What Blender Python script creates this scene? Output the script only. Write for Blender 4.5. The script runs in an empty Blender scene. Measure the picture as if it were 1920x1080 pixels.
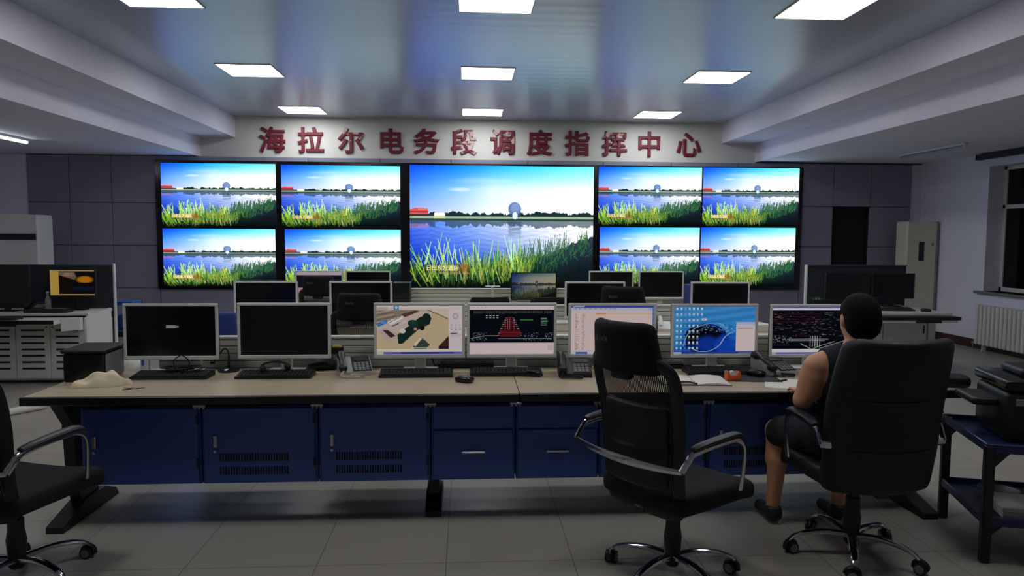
import bpy, math, random
import numpy as np
from mathutils import Matrix, Vector
S = bpy.context.scene
COL = S.collection
R = math.radians
rng = random.Random(7)

# ------------------------------------------------------------------ camera, world, exposure
FPX, YAW, PITCH, ROLL, EYE = 1338.0, 0.0632, 0.0733, -0.0059, 1.6
cam = bpy.data.objects.new('camera', bpy.data.cameras.new('camera'))
COL.objects.link(cam)
cam.data.sensor_width = 36.0
cam.data.lens = FPX / 1920 * 36.0
cam.data.clip_start = 0.05
cam.matrix_world = Matrix.Translation((0, 0, EYE)) @ (Matrix.Rotation(-YAW, 4, 'Z') @ Matrix.Rotation(math.pi / 2 - PITCH, 4, 'X') @ Matrix.Rotation(-ROLL, 4, 'Z'))
S.camera = cam
w = bpy.data.worlds.new('night')
S.world = w
w.use_nodes = True
w.node_tree.nodes['Background'].inputs[0].default_value = (0.01, 0.014, 0.03, 1)
w.node_tree.nodes['Background'].inputs[1].default_value = 0.3
S.view_settings.view_transform = 'Standard'
S.view_settings.look = 'None'
S.view_settings.gamma = 1
S.view_settings.exposure = 0.0
LAMP = 14.5         # radiance of the ceiling lamps
TUBE = 11.0         # radiance of the lit fluorescent tube
SCREEN = 1.25       # radiance of white on the display wall
PCSCREEN = 0.55     # radiance of white on the desk monitors

# ------------------------------------------------------------------ materials
def lin(c):
    return tuple(((x / 255) / 12.92 if x / 255 <= 0.04045 else ((x / 255 + 0.055) / 1.055) ** 2.4) for x in c)

def mat(name, rgb, rough=0.5, metal=0.0, var=0.06, scale=30.0, bump=0.0, spec=0.5, bscale=None, coat=0.0):
    m = bpy.data.materials.new(name)
    m.use_nodes = True
    nt = m.node_tree
    b = nt.nodes['Principled BSDF']
    c = lin(rgb)
    tc = nt.nodes.new('ShaderNodeTexCoord')
    nz = nt.nodes.new('ShaderNodeTexNoise')
    nz.inputs['Scale'].default_value = scale
    nz.inputs['Detail'].default_value = 3
    nt.links.new(tc.outputs['Object'], nz.inputs['Vector'])
    mx = nt.nodes.new('ShaderNodeMix')
    mx.data_type = 'RGBA'
    mx.inputs['A'].default_value = (*[x * (1 - var) for x in c], 1)
    mx.inputs['B'].default_value = (*[min(1, x * (1 + var)) for x in c], 1)
    nt.links.new(nz.outputs['Fac'], mx.inputs['Factor'])
    nt.links.new(mx.outputs['Result'], b.inputs['Base Color'])
    b.inputs['Roughness'].default_value = rough
    b.inputs['Metallic'].default_value = metal
    b.inputs['Specular IOR Level'].default_value = spec
    b.inputs['Coat Weight'].default_value = coat
    if bump:
        n2 = nt.nodes.new('ShaderNodeTexNoise')
        n2.inputs['Scale'].default_value = bscale or scale * 4
        nt.links.new(tc.outputs['Object'], n2.inputs['Vector'])
        bp = nt.nodes.new('ShaderNodeBump')
        bp.inputs['Strength'].default_value = bump
        bp.inputs['Distance'].default_value = 0.01
        nt.links.new(n2.outputs['Fac'], bp.inputs['Height'])
        nt.links.new(bp.outputs['Normal'], b.inputs['Normal'])
    return m

def emit(name, rgb, strength):
    m = bpy.data.materials.new(name)
    m.use_nodes = True
    nt = m.node_tree
    nt.nodes.remove(nt.nodes['Principled BSDF'])
    e = nt.nodes.new('ShaderNodeEmission')
    e.inputs[0].default_value = (*lin(rgb), 1)
    e.inputs[1].default_value = strength
    nt.links.new(e.outputs[0], nt.nodes['Material Output'].inputs[0])
    return m

def picture_mat(name, strength, sample=True):
    m = emit(name, (255, 255, 255), strength)
    nt = m.node_tree
    a = nt.nodes.new('ShaderNodeAttribute')
    a.attribute_name = 'picture'
    e = [n for n in nt.nodes if n.type == 'EMISSION'][0]
    nt.links.new(a.outputs['Color'], e.inputs[0])
    if not sample:
        m.cycles.emission_sampling = 'NONE'
    return m

M = {}
M['wall'] = mat('painted_plaster', (230, 226, 238), 0.85, var=0.03, scale=3)
M['beam'] = mat('beam_plaster', (222, 220, 214), 0.8, var=0.03, scale=3)
M['panel'] = mat('grey_cladding', (138, 136, 154), 0.45, var=0.03, scale=4)
M['groove'] = mat('dark_groove', (22, 23, 28), 0.8)
M['black'] = mat('black_plastic', (20, 20, 22), 0.45)
M['blackgloss'] = mat('black_gloss', (10, 11, 14), 0.18, var=0.02)
M['glassoff'] = mat('switched_off_panel', (9, 10, 14), 0.22, var=0.02)
M['bezel'] = mat('silver_plastic', (216, 218, 212), 0.4, var=0.03)
M['white'] = mat('white_enamel', (214, 212, 206), 0.4, var=0.03)
M['cream'] = mat('cream_enamel', (208, 206, 186), 0.4, var=0.03)
M['desk'] = mat('beige_laminate', (186, 172, 144), 0.35, var=0.04, scale=12)
M['edge'] = mat('black_edge_band', (14, 14, 15), 0.4)
M['blue'] = mat('navy_steel', (56, 88, 160), 0.42, var=0.05, scale=8)
M['trolley'] = mat('dark_blue_steel', (30, 42, 80), 0.35, var=0.05)
M['slat'] = mat('grey_slats', (206, 206, 194), 0.4, metal=0.0, var=0.04)
M['rail'] = mat('pale_rail', (226, 228, 220), 0.35)
M['steel'] = mat('brushed_steel', (180, 182, 184), 0.3, metal=0.9)
M['chrome'] = mat('chrome', (215, 215, 215), 0.12, metal=1.0, var=0.02)
M['leather'] = mat('black_leather', (10, 10, 12), 0.55, bump=0.15, bscale=160)
M['fabric'] = mat('black_fabric', (10, 10, 13), 0.9, bump=0.3, bscale=400)
M['bluefabric'] = mat('blue_fabric', (58, 76, 150), 0.8, bump=0.2, bscale=300)
M['tanseat'] = mat('tan_leather', (120, 84, 56), 0.5, bump=0.15, bscale=160)
M['rubber'] = mat('dark_rubber', (18, 17, 18), 0.6)
M['paper'] = mat('paper', (226, 222, 212), 0.9, var=0.02)
M['kraft'] = mat('brown_cover', (96, 66, 48), 0.7)
M['cloth'] = mat('beige_cloth', (232, 218, 184), 0.95, bump=0.3, bscale=150)
M['orange'] = mat('orange_plastic', (226, 92, 34), 0.4)
M['keycap'] = mat('dark_keycaps', (30, 30, 32), 0.55)
M['greykey'] = mat('grey_plastic', (128, 130, 130), 0.5)
M['lcd'] = mat('lcd_glass', (54, 60, 58), 0.2)
M['silverrim'] = mat('silver_rim', (190, 190, 188), 0.3, metal=0.4)
M['cord'] = mat('cream_cord', (206, 196, 174), 0.6)
M['blackcord'] = mat('black_cord', (14, 14, 14), 0.5)
M['skirting'] = mat('dark_red_tile', (70, 44, 42), 0.3)
M['stone'] = mat('grey_stone', (120, 118, 116), 0.4, var=0.15, scale=60)
M['darkpart'] = mat('dark_fabric_board', (52, 54, 64), 0.9, var=0.05)
M['skin'] = mat('skin', (206, 148, 112), 0.5, var=0.05, scale=20)
M['hair'] = mat('black_hair', (9, 8, 9), 0.75, bump=0.5, bscale=220, spec=0.15)
M['shirt'] = mat('black_shirt', (22, 23, 32), 0.9, bump=0.2, bscale=120)
M['shorts'] = mat('dark_shorts', (26, 26, 30), 0.9, bump=0.2, bscale=120)
M['shoe'] = mat('dark_shoe', (24, 22, 22), 0.5)
M['yellow'] = mat('yellow_sponge', (196, 164, 92), 0.9, bump=0.5)
M['bluebox'] = mat('blue_plastic', (44, 84, 160), 0.45)
M['lamp'] = emit('lamp_diffuser', (250, 252, 255), LAMP)
M['tube'] = emit('lit_tube', (240, 246, 255), TUBE)
M['tubeoff'] = mat('unlit_tube', (150, 152, 160), 0.3)
M['caption'] = emit('caption_glow', (252, 232, 150), 1.0)
M['caption2'] = emit('subcaption_glow', (226, 176, 130), 0.7)
M['display'] = picture_mat('display_picture', SCREEN)
M['pcpic'] = picture_mat('monitor_picture', PCSCREEN, True)
M['logo'] = mat('faint_logo', (70, 72, 76), 0.5)
M['night'] = mat('night_glass', (6, 8, 14), 0.08, var=0.02)
M['dark'] = mat('dark_void', (18, 19, 24), 0.8)

def red_letter(name, peel):
    m = mat(name, (116, 30, 44), 0.5, var=0.08, scale=14)
    if peel:
        nt = m.node_tree
        b = nt.nodes['Principled BSDF']
        src = b.inputs['Base Color'].links[0].from_socket
        nz = nt.nodes.new('ShaderNodeTexNoise')
        nz.inputs['Scale'].default_value = 9
        nz.inputs['Detail'].default_value = 4
        tc = nt.nodes.new('ShaderNodeTexCoord')
        nt.links.new(tc.outputs['Object'], nz.inputs['Vector'])
        sp = nt.nodes.new('ShaderNodeSeparateXYZ')
        nt.links.new(tc.outputs['Object'], sp.inputs[0])
        ad = nt.nodes.new('ShaderNodeMath'); ad.operation = 'MULTIPLY_ADD'
        nt.links.new(sp.outputs['X' if peel == 2 else 'Z'], ad.inputs[0])
        ad.inputs[1].default_value = 0.75
        nt.links.new(nz.outputs['Fac'], ad.inputs[2])
        cr = nt.nodes.new('ShaderNodeValToRGB')
        cr.color_ramp.elements[0].position = 0.55 if peel == 2 else 0.60
        cr.color_ramp.elements[1].position = 0.58 if peel == 2 else 0.63
        nt.links.new(ad.outputs[0], cr.inputs[0])
        mx = nt.nodes.new('ShaderNodeMix'); mx.data_type = 'RGBA'
        nt.links.new(cr.outputs[0], mx.inputs['Factor'])
        nt.links.new(src, mx.inputs['A'])
        mx.inputs['B'].default_value = (*lin((206, 176, 170)), 1)
        nt.links.new(mx.outputs['Result'], b.inputs['Base Color'])
    return m
M['red'] = red_letter('red_foil', 0)
M['redpeel'] = red_letter('peeling_red_foil', 1)
M['redpeel2'] = red_letter('badly_peeling_red_foil', 2)

def tile_floor():
    m = mat('floor_tiles', (166, 160, 149), 0.3, var=0.03, scale=2, spec=0.3)
    nt = m.node_tree
    b = nt.nodes['Principled BSDF']
    src = b.inputs['Base Color'].links[0].from_socket
    tc = nt.nodes.new('ShaderNodeTexCoord')
    mp = nt.nodes.new('ShaderNodeMapping')
    mp.inputs['Location'].default_value = (0.10 + 0.625 * 20, 0.35 + 0.625 * 20, 0)
    nt.links.new(tc.outputs['Object'], mp.inputs['Vector'])
    br = nt.nodes.new('ShaderNodeTexBrick')
    br.offset = 0.0
    br.inputs['Scale'].default_value = 1.0
    br.inputs['Brick Width'].default_value = 0.625
    br.inputs['Row Height'].default_value = 0.625
    br.inputs['Mortar Size'].default_value = 0.002
    br.inputs['Color1'].default_value = (1, 1, 1, 1)
    br.inputs['Color2'].default_value = (0.97, 0.97, 0.97, 1)
    br.inputs['Mortar'].default_value = (0.3, 0.29, 0.28, 1)
    nt.links.new(mp.outputs[0], br.inputs['Vector'])
    mx = nt.nodes.new('ShaderNodeMix'); mx.data_type = 'RGBA'; mx.blend_type = 'MULTIPLY'
    mx.inputs['Factor'].default_value = 1
    nt.links.new(src, mx.inputs['A'])
    nt.links.new(br.outputs['Color'], mx.inputs['B'])
    nt.links.new(mx.outputs['Result'], b.inputs['Base Color'])
    return m
M['floor'] = tile_floor()

def strip_ceiling():
    m = mat('ceiling_strips', (190, 194, 206), 0.27, var=0.03, scale=1.5, spec=0.8, metal=0.3)
    nt = m.node_tree
    b = nt.nodes['Principled BSDF']
    tc = nt.nodes.new('ShaderNodeTexCoord')
    wv = nt.nodes.new('ShaderNodeTexWave')
    wv.bands_direction = 'Y'
    wv.wave_profile = 'SIN'
    wv.inputs['Scale'].default_value = 1.6
    nt.links.new(tc.outputs['Object'], wv.inputs['Vector'])
    bp = nt.nodes.new('ShaderNodeBump')
    bp.inputs['Strength'].default_value = 0.15
    bp.inputs['Distance'].default_value = 0.004
    nt.links.new(wv.outputs['Fac'], bp.inputs['Height'])
    nt.links.new(bp.outputs['Normal'], b.inputs['Normal'])
    return m
M['ceiling'] = strip_ceiling()

def net_mat():
    m = mat('chair_net', (24, 24, 28), 0.8)
    nt = m.node_tree
    b = nt.nodes['Principled BSDF']
    tc = nt.nodes.new('ShaderNodeTexCoord')
    wv = nt.nodes.new('ShaderNodeTexWave')
    wv.inputs['Scale'].default_value = 38
    nt.links.new(tc.outputs['Object'], wv.inputs['Vector'])
    mr = nt.nodes.new('ShaderNodeMapRange')
    mr.inputs['From Min'].default_value = 0.0
    mr.inputs['From Max'].default_value = 0.45
    mr.inputs['To Min'].default_value = 0.45
    nt.links.new(wv.outputs['Fac'], mr.inputs['Value'])
    nt.links.new(mr.outputs[0], b.inputs['Alpha'])
    return m
M['net'] = net_mat()

def clear_mat():
    m = mat('clear_plastic', (210, 214, 210), 0.08, var=0.02)
    m.node_tree.nodes['Principled BSDF'].inputs['Alpha'].default_value = 0.28
    return m
M['clear'] = clear_mat()

# ------------------------------------------------------------------ mesh builder
class MB:
    def __init__(s):
        s.v, s.f, s.mi, s.M, s.k = [], [], [], Matrix(), 0
    def add(s, vs, fs):
        b = len(s.v)
        s.v += [tuple(s.M @ Vector(p)) for p in vs]
        s.f += [tuple(b + i for i in f) for f in fs]
        s.mi += [s.k] * len(fs)
        return s
    def box(s, x0, x1, y0, y1, z0, z1, b=0.0):
        if x1 < x0: x0, x1 = x1, x0
        if y1 < y0: y0, y1 = y1, y0
        if z1 < z0: z0, z1 = z1, z0
        if b <= 0:
            vs = [(x, y, z) for x in (x0, x1) for y in (y0, y1) for z in (z0, z1)]
            return s.add(vs, [(0, 1, 3, 2), (4, 6, 7, 5), (0, 4, 5, 1), (2, 3, 7, 6), (0, 2, 6, 4), (1, 5, 7, 3)])
        b = min(b, (x1 - x0) * .45, (y1 - y0) * .45, (z1 - z0) * .45)
        vs, idx = [], {}
        for i, (x, sx) in enumerate(((x0, 1), (x1, -1))):
            for j, (y, sy) in enumerate(((y0, 1), (y1, -1))):
                for k, (z, sz) in enumerate(((z0, 1), (z1, -1))):
                    for a, p in enumerate(((x, y + sy * b, z + sz * b), (x + sx * b, y, z + sz * b), (x + sx * b, y + sy * b, z))):
                        idx[i, j, k, a] = len(vs); vs.append(p)
        fs = []
        for i in (0, 1):
            fs.append([idx[i, 0, 0, 0], idx[i, 0, 1, 0], idx[i, 1, 1, 0], idx[i, 1, 0, 0]][::1 if i == 0 else -1])
            fs.append([idx[0, i, 0, 1], idx[1, i, 0, 1], idx[1, i, 1, 1], idx[0, i, 1, 1]][::1 if i == 0 else -1])
            fs.append([idx[0, 0, i, 2], idx[0, 1, i, 2], idx[1, 1, i, 2], idx[1, 0, i, 2]][::1 if i == 0 else -1])
        for i in (0, 1):
            for j in (0, 1):
                q = 1 if (i + j) % 2 == 0 else -1
                fs.append([idx[i, j, 0, 0], idx[i, j, 0, 1], idx[i, j, 1, 1], idx[i, j, 1, 0]][::q])
                fs.append([idx[i, 0, j, 2], idx[i, 0, j, 0], idx[i, 1, j, 0], idx[i, 1, j, 2]][::q])
                fs.append([idx[0, i, j, 1], idx[0, i, j, 2], idx[1, i, j, 2], idx[1, i, j, 1]][::q])
        for i in (0, 1):
            for j in (0, 1):
                for k in (0, 1):
                    fs.append([idx[i, j, k, a] for a in (0, 1, 2)][::-1 if (i + j + k) % 2 == 0 else 1])
        return s.add(vs, [tuple(f) for f in fs])
    def rbox(s, c, size, r, n=5, fn=None):
        h = [q / 2 for q in size]
        r = min(r, min(h) * .999)
        def axis(hh):
            k = 3
            e = [-hh + r * (1 - math.cos(math.pi / 2 * t / k)) for t in range(k)]
            m = [-(hh - r) + 2 * (hh - r) * t / n for t in range(n + 1)]
            return e + m + [-q for q in reversed(e)]
        ax = [axis(q) for q in h]
        vs, ids, fs = [], {}, []
        def vid(p):
            key = tuple(round(q, 5) for q in p)
            if key not in ids:
                inn = [max(-(h[i] - r), min(h[i] - r, p[i])) for i in range(3)]
                d = Vector([p[i] - inn[i] for i in range(3)])
                q = Vector(inn) + d.normalized() * r if d.length > 1e-9 else Vector(p)
                if fn: q = Vector(fn(*q))
                ids[key] = len(vs)
                vs.append((q[0] + c[0], q[1] + c[1], q[2] + c[2]))
            return ids[key]
        for d in range(3):
            u, v = (d + 1) % 3, (d + 2) % 3
            for sg in (-1, 1):
                for i in range(len(ax[u]) - 1):
                    for j in range(len(ax[v]) - 1):
                        q = []
                        for a, b in ((i, j), (i + 1, j), (i + 1, j + 1), (i, j + 1)):
                            p = [0, 0, 0]; p[d] = sg * h[d]; p[u] = ax[u][a]; p[v] = ax[v][b]
                            q.append(vid(p))
                        if sg < 0: q.reverse()
                        if len(set(q)) >= 3:
                            fs.append(tuple(dict.fromkeys(q)))
        return s.add(vs, fs)
    def tube(s, pts, r, ry=None, n=8, closed=False, up=(0, 0, 1)):
        pts = [Vector(p) for p in pts]
        N = len(pts)
        rs = r if isinstance(r, (list, tuple)) else [r] * N
        vs, fs = [], []
        nrm = None
        for i, p in enumerate(pts):
            a = pts[(i - 1) % N] if (closed or i > 0) else p
            b = pts[(i + 1) % N] if (closed or i < N - 1) else p
            t = (b - a).normalized()
            if nrm is None:
                u = Vector(up)
                if abs(u.dot(t)) > .95: u = Vector((1, 0, 0))
                nrm = (u - t * u.dot(t)).normalized()
            else:
                nrm = (nrm - t * nrm.dot(t)).normalized()
            bi = t.cross(nrm)
            k = (ry / (r if not isinstance(r, (list, tuple)) else max(r))) if ry else 1
            for j in range(n):
                an = 2 * math.pi * (j + .5) / n
                vs.append(p + nrm * math.cos(an) * rs[i] * k + bi * math.sin(an) * rs[i])
        for i in range(N if closed else N - 1):
            for j in range(n):
                a, b = i * n + j, i * n + (j + 1) % n
                c, d = ((i + 1) % N) * n + (j + 1) % n, ((i + 1) % N) * n + j
                fs.append((a, b, c, d))
        if not closed:
            fs.append(tuple(range(n))[::-1]); fs.append(tuple((N - 1) * n + j for j in range(n)))
        return s.add(vs, fs)
    def cyl(s, p0, p1, r0, r1=None, n=16):
        return s.tube([p0, p1], [r0, r0 if r1 is None else r1], n=n)
    def lathe(s, prof, c=(0, 0, 0), n=20, sx=1, sy=1):
        vs, fs = [], []
        for (r, z) in prof:
            for j in range(n):
                a = 2 * math.pi * j / n
                vs.append((c[0] + r * math.cos(a) * sx, c[1] + r * math.sin(a) * sy, c[2] + z))
        for i in range(len(prof) - 1):
            for j in range(n):
                fs.append((i * n + j, i * n + (j + 1) % n, (i + 1) * n + (j + 1) % n, (i + 1) * n + j))
        fs.append(tuple(range(n))[::-1]); fs.append(tuple((len(prof) - 1) * n + j for j in range(n)))
        return s.add(vs, fs)
    def prism(s, poly, axis, a, b):
        def P(p, t):
            return {'x': (t, p[0], p[1]), 'y': (p[0], t, p[1]), 'z': (p[0], p[1], t)}[axis]
        n = len(poly)
        vs = [P(p, a) for p in poly] + [P(p, b) for p in poly]
        fs = [tuple(range(n))[::-1], tuple(range(n, 2 * n))] + [(i, (i + 1) % n, n + (i + 1) % n, n + i) for i in range(n)]
        return s.add(vs, fs)
    def sheet(s, P):                       # grid of points P[i][j]
        ni, nj = len(P), len(P[0])
        return s.add([p for row in P for p in row], [(i * nj + j, i * nj + j + 1, (i + 1) * nj + j + 1, (i + 1) * nj + j) for i in range(ni - 1) for j in range(nj - 1)])
    def mesh(s, name, mats, sharp=35):
        me = bpy.data.meshes.new(name)
        me.from_pydata(s.v, [], s.f)
        for m in (mats if isinstance(mats, (list, tuple)) else [mats]):
            me.materials.append(m)
        me.polygons.foreach_set('material_index', s.mi)
        me.polygons.foreach_set('use_smooth', [True] * len(me.polygons))
        me.update()
        import bmesh
        bm = bmesh.new(); bm.from_mesh(me)
        bmesh.ops.recalc_face_normals(bm, faces=bm.faces)
        bm.to_mesh(me); bm.free()
        me.set_sharp_from_angle(angle=R(sharp))
        return me

def spline(pts, n=6, closed=False):
    P = [Vector(p) for p in pts]
    out, N = [], len(P)
    for i in range(N if closed else N - 1):
        p0 = P[(i - 1) % N] if (closed or i > 0) else P[i]
        p1, p2 = P[i], P[(i + 1) % N]
        p3 = P[(i + 2) % N] if (closed or i + 2 < N) else p2
        for k in range(n):
            t = k / n
            out.append(0.5 * ((2 * p1) + (p2 - p0) * t + (2 * p0 - 5 * p1 + 4 * p2 - p3) * t * t + (3 * p1 - p0 - 3 * p2 + p3) * t ** 3))
    if not closed: out.append(P[-1])
    return out

def part(name, mb, mats, parent, label=None, sharp=35):
    me = mb.mesh(name, mats, sharp) if isinstance(mb, MB) else mb
    o = bpy.data.objects.new(name, me)
    COL.objects.link(o)
    o.parent = parent
    if label: o['label'] = label
    return o

def tag(o, label, cat, group=None):
    o['label'] = label; o['category'] = cat
    if group: o['group'] = group
    return o

def thing(name, label, cat, loc=(0, 0, 0), rz=0.0, group=None):
    o = bpy.data.objects.new(name, None)
    o.empty_display_size = 0.1
    COL.objects.link(o)
    o.location = loc
    o.rotation_euler = (0, 0, rz)
    return tag(o, label, cat, group)

def single(name, mb, mats, label, cat, loc=(0, 0, 0), rz=0.0, group=None, sharp=35):
    o = part(name, mb, mats, None, None, sharp)
    o.location = loc
    o.rotation_euler = (0, 0, rz)
    return tag(o, label, cat, group)

def struct(name, mb, mats, parent=None):
    o = part(name, mb, mats, parent)
    if parent is None: o['kind'] = 'structure'
    return o

def dup(root, label, loc, rz, group=None, scale=None):
    r = root.copy(); COL.objects.link(r)
    r.location = loc; r.rotation_euler = (0, 0, rz)
    if scale: r.scale = scale
    r['label'] = label
    if group: r['group'] = group
    for ch in root.children:
        c = ch.copy(); COL.objects.link(c); c.parent = r
        for g in ch.children:
            d = g.copy(); COL.objects.link(d); d.parent = c
    return r

# ------------------------------------------------------------------ the room
CEIL = 3.416
XL, XR, YB, YF = -7.25, 7.42, 11.36, -2.6
LX1, LX2, RX1, RX2 = -3.585, -4.118, 4.11, 4.665      # coffer steps
Z1, Z2 = 3.09, 2.79
struct('floor', MB().box(XL - .2, XR + .4, YF - .2, YB + .3, -.1, 0), M['floor'])
struct('ceiling', MB().box(LX1, RX1, YF, 11.45, CEIL, CEIL + .1), M['ceiling'])
mb = MB()
mb.prism([(LX1, CEIL + .1), (LX1, Z1), (LX2, Z1), (LX2, Z2), (XL - .2, Z2), (XL - .2, CEIL + .1)], 'y', YF, 11.45)
struct('ceiling_soffit', mb, M['wall'])
mb = MB()
mb.prism([(RX1, CEIL + .1), (RX1, Z1 + .015), (RX2, Z1 + .015), (RX2, Z2 + .02), (XR + .4, Z2 + .02), (XR + .4, CEIL + .1)], 'y', YF, 11.45)
struct('ceiling_soffit', mb, M['wall'])
struct('ceiling_beam', MB().box(XL - .2, XR + .4, 11.45, YB + .3, 2.72, CEIL + .1), M['beam'])

DX0, DX1, DZ = 5.93, 6.557, 2.10
mb = MB()                                               # cladding panels on the rear wall, one row per joint
Y0, Y1, g = 11.30, 11.345, .004
zs = [0.10, 0.76, 1.42, 2.067, 2.782]
cols = [-6.634, -6.02, -5.40, -4.72]
for a, b in zip(cols[:-1], cols[1:]):
    for c, d in zip(zs[:-1], zs[1:]):
        mb.box(a + g, b - g, Y0, Y1, c + g, d - g, .003)
zr = [0.10, 0.80, 1.447, 2.10, 2.782]
for c, d in zip(zr[:-1], zr[1:]):
    mb.box(5.40 + g, DX0 - g, Y0, Y1, c + g, d - g, .003)
    mb.box(DX1 + g, 7.235, Y0, Y1, c + g, d - g, .003)
mb.box(DX0 + g, DX1 - g, Y0, Y1, DZ + g, 2.782 - g, .003)
xs = [-4.72, -3.55, -2.45, -1.35, -.25, .95, 2.15, 3.25, 4.35, 5.40]
for a, b in zip(xs[:-1], xs[1:]):
    mb.box(a + g, b - g, Y0, Y1, 2.700, 2.782, .003)
    mb.box(a + g, b - g, Y0, Y1, .10 + g, .745, .003)
mb.k = 1
mb.box(XL - .2, DX0, 11.342, 11.5, 0, 2.785); mb.box(DX1, XR + .4, 11.342, 11.5, 0, 2.785)
mb.box(DX0, DX1, 11.342, 11.5, DZ, 2.785); mb.box(-6.63, 7.23, 11.31, 11.342, 0, .10)
mb.k = 2
mb.box(XL - .2, -6.64, 11.33, 11.342, 0, 2.785); mb.box(7.24, XR + .2, 11.33, 11.342, 0, 2.785)
struct('wall_back', mb, [M['panel'], M['groove'], M['wall']])
mb = MB()
mb.box(DX0 + .01, DX1 - .01, 11.40, 11.44, .01, DZ - .01, .004)
mb.box(DX0 + .09, DX1 - .09, 11.392, 11.401, .2, .95, .003); mb.box(DX0 + .09, DX1 - .09, 11.392, 11.401, 1.1, 1.95, .003)
d = struct('door_1', mb, M['dark'])
part('door_handle', MB().cyl((DX0 + .06, 11.40, 1.02), (DX0 + .06, 11.36, 1.02), .012).cyl((DX0 + .06, 11.365, 1.02), (DX0 + .17, 11.365, 1.02), .01), M['steel'], d)

struct('wall_left', MB().box(XL - .2, XL, YF, 11.34, 0, Z2 + .02), M['wall'])
WY0, WY1, WZ0, WZ1 = 7.9, 9.80, .845, 2.62
mb = MB()
mb.box(XR, XR + .38, YF, WY0, 0, Z2 + .05); mb.box(XR, XR + .38, WY1, 11.34, 0, Z2 + .05)
mb.box(XR, XR + .38, WY0, WY1, 0, WZ0); mb.box(XR, XR + .38, WY0, WY1, WZ1, Z2 + .05)
struct('wall_right', mb, M['wall'])
struct('wall_front', MB().box(XL - .2, XR + .4, YF - .15, YF, 0, CEIL + .1), M['wall'])
mb = MB()
XW = XR + .25
for y0, y1, z0, z1 in ((WY0, WY1, WZ0, WZ0 + .06), (WY0, WY1, WZ1 - .05, WZ1), (WY0, WY0 + .06, WZ0, WZ1), (WY1 - .06, WY1, WZ0, WZ1), (8.82, 8.88, WZ0, WZ1), (WY0, WY1, 2.02, 2.08)):
    mb.box(XW - .03, XW + .03, y0, y1, z0, z1, .006)
win = struct('window_1', mb, M['white'])
for a, b in ((WY0 + .05, 8.83), (8.87, WY1 - .05)):
    for c, d in ((WZ0 + .05, 2.03), (2.07, WZ1 - .04)):
        part('pane', MB().box(XW - .006, XW + .006, a, b, c, d), M['night'], win, 'dark night-time window pane')
struct('window_sill', MB().box(XR - .07, XR + .25, WY0 - .1, WY1 + .12, WZ0 - .035, WZ0, .008), M['stone'])
struct('baseboard_right', MB().box(XR - .012, XR, YF, 11.33, 0, .13, .003), M['skirting'])
struct('baseboard_left', MB().box(XL, XL + .012, YF, 11.33, 0, .13, .003), M['skirting'])

# ------------------------------------------------------------------ ceiling lamps
LAMPX = (-2.40, .226, 2.83)
LAMPY = (3.13, 5.66, 8.17, 10.70)
def lamp_panel(x, y, label):
    t = thing('ceiling_light', label, 'ceiling light', (x, y, CEIL), 0, 'square panel lights in the ceiling')
    mb = MB()
    h, e = .3, .012
    for a in ((-h, h, -h, -h + e), (-h, h, h - e, h), (-h, -h + e, -h + e, h - e), (h - e, h, -h + e, h - e)):
        mb.box(a[0], a[1], a[2], a[3], -.010, -.0005, .002)
    part('frame', mb, M['white'], t)
    part('diffuser', MB().box(-h + e, h - e, -h + e, h - e, -.007, -.001), M['lamp'], t)
rown = ('behind the ones cut by the photo top', 'cut by the photo top', 'second from the red sign', 'nearest the red sign')
coln = ('left run of', 'central run of', 'right run of')
for i, x in enumerate(LAMPX):
    for j, y in enumerate(LAMPY):
        dy = (.083, 0, -.042)[i]
        lamp_panel(x, y + dy, coln[i] + ' square ceiling lights, one ' + rown[j])

def tube_light(x, y0, y1, lit, label):
    L = y1 - y0
    t = thing('tube_light', label, 'tube light', (x, (y0 + y1) / 2, Z2 + (0 if x < 0 else .02)))
    mb = MB().box(-.03, .03, -L / 2, L / 2, -.03, -.0005, .006)
    part('housing', mb, M['white'], t)
    mb = MB()
    for s_ in (-1, 1): mb.box(-.02, .02, s_ * (L / 2 - .02) - .012, s_ * (L / 2 - .02) + .012, -.062, -.03, .004)
    part('end_cap', mb, M['white'], t)
    part('tube', MB().cyl((0, -L / 2 + .03, -.047), (0, L / 2 - .03, -.047), .014), M['tube' if lit else 'tubeoff'], t)
tube_light(-5.60, 8.35, 9.6, True, 'lit fluorescent tube under the low ceiling over the white workstation')
tube_light(6.30, 8.75, 10.15, False, 'unlit fluorescent tube under the low ceiling near the window wall')
mb = MB().box(-.05, .05, -1.1, 1.0, -.04, .03, .012)
t = thing('curtain_rail', 'dark curtain rail box fixed to the wall above the window', 'curtain rail', (XR - .05, 8.95, 2.765))
part('pelmet', mb, M['darkpart'], t)
part('end_cap', MB().box(-.053, .053, 1.0, 1.015, -.044, .033, .004), M['black'], t)

# ------------------------------------------------------------------ pictures painted in numbers
def srgb2lin(a):
    a = np.clip(a, 0, 255) / 255
    return np.where(a <= .04045, a / 12.92, ((a + .055) / 1.055) ** 2.4)

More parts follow.
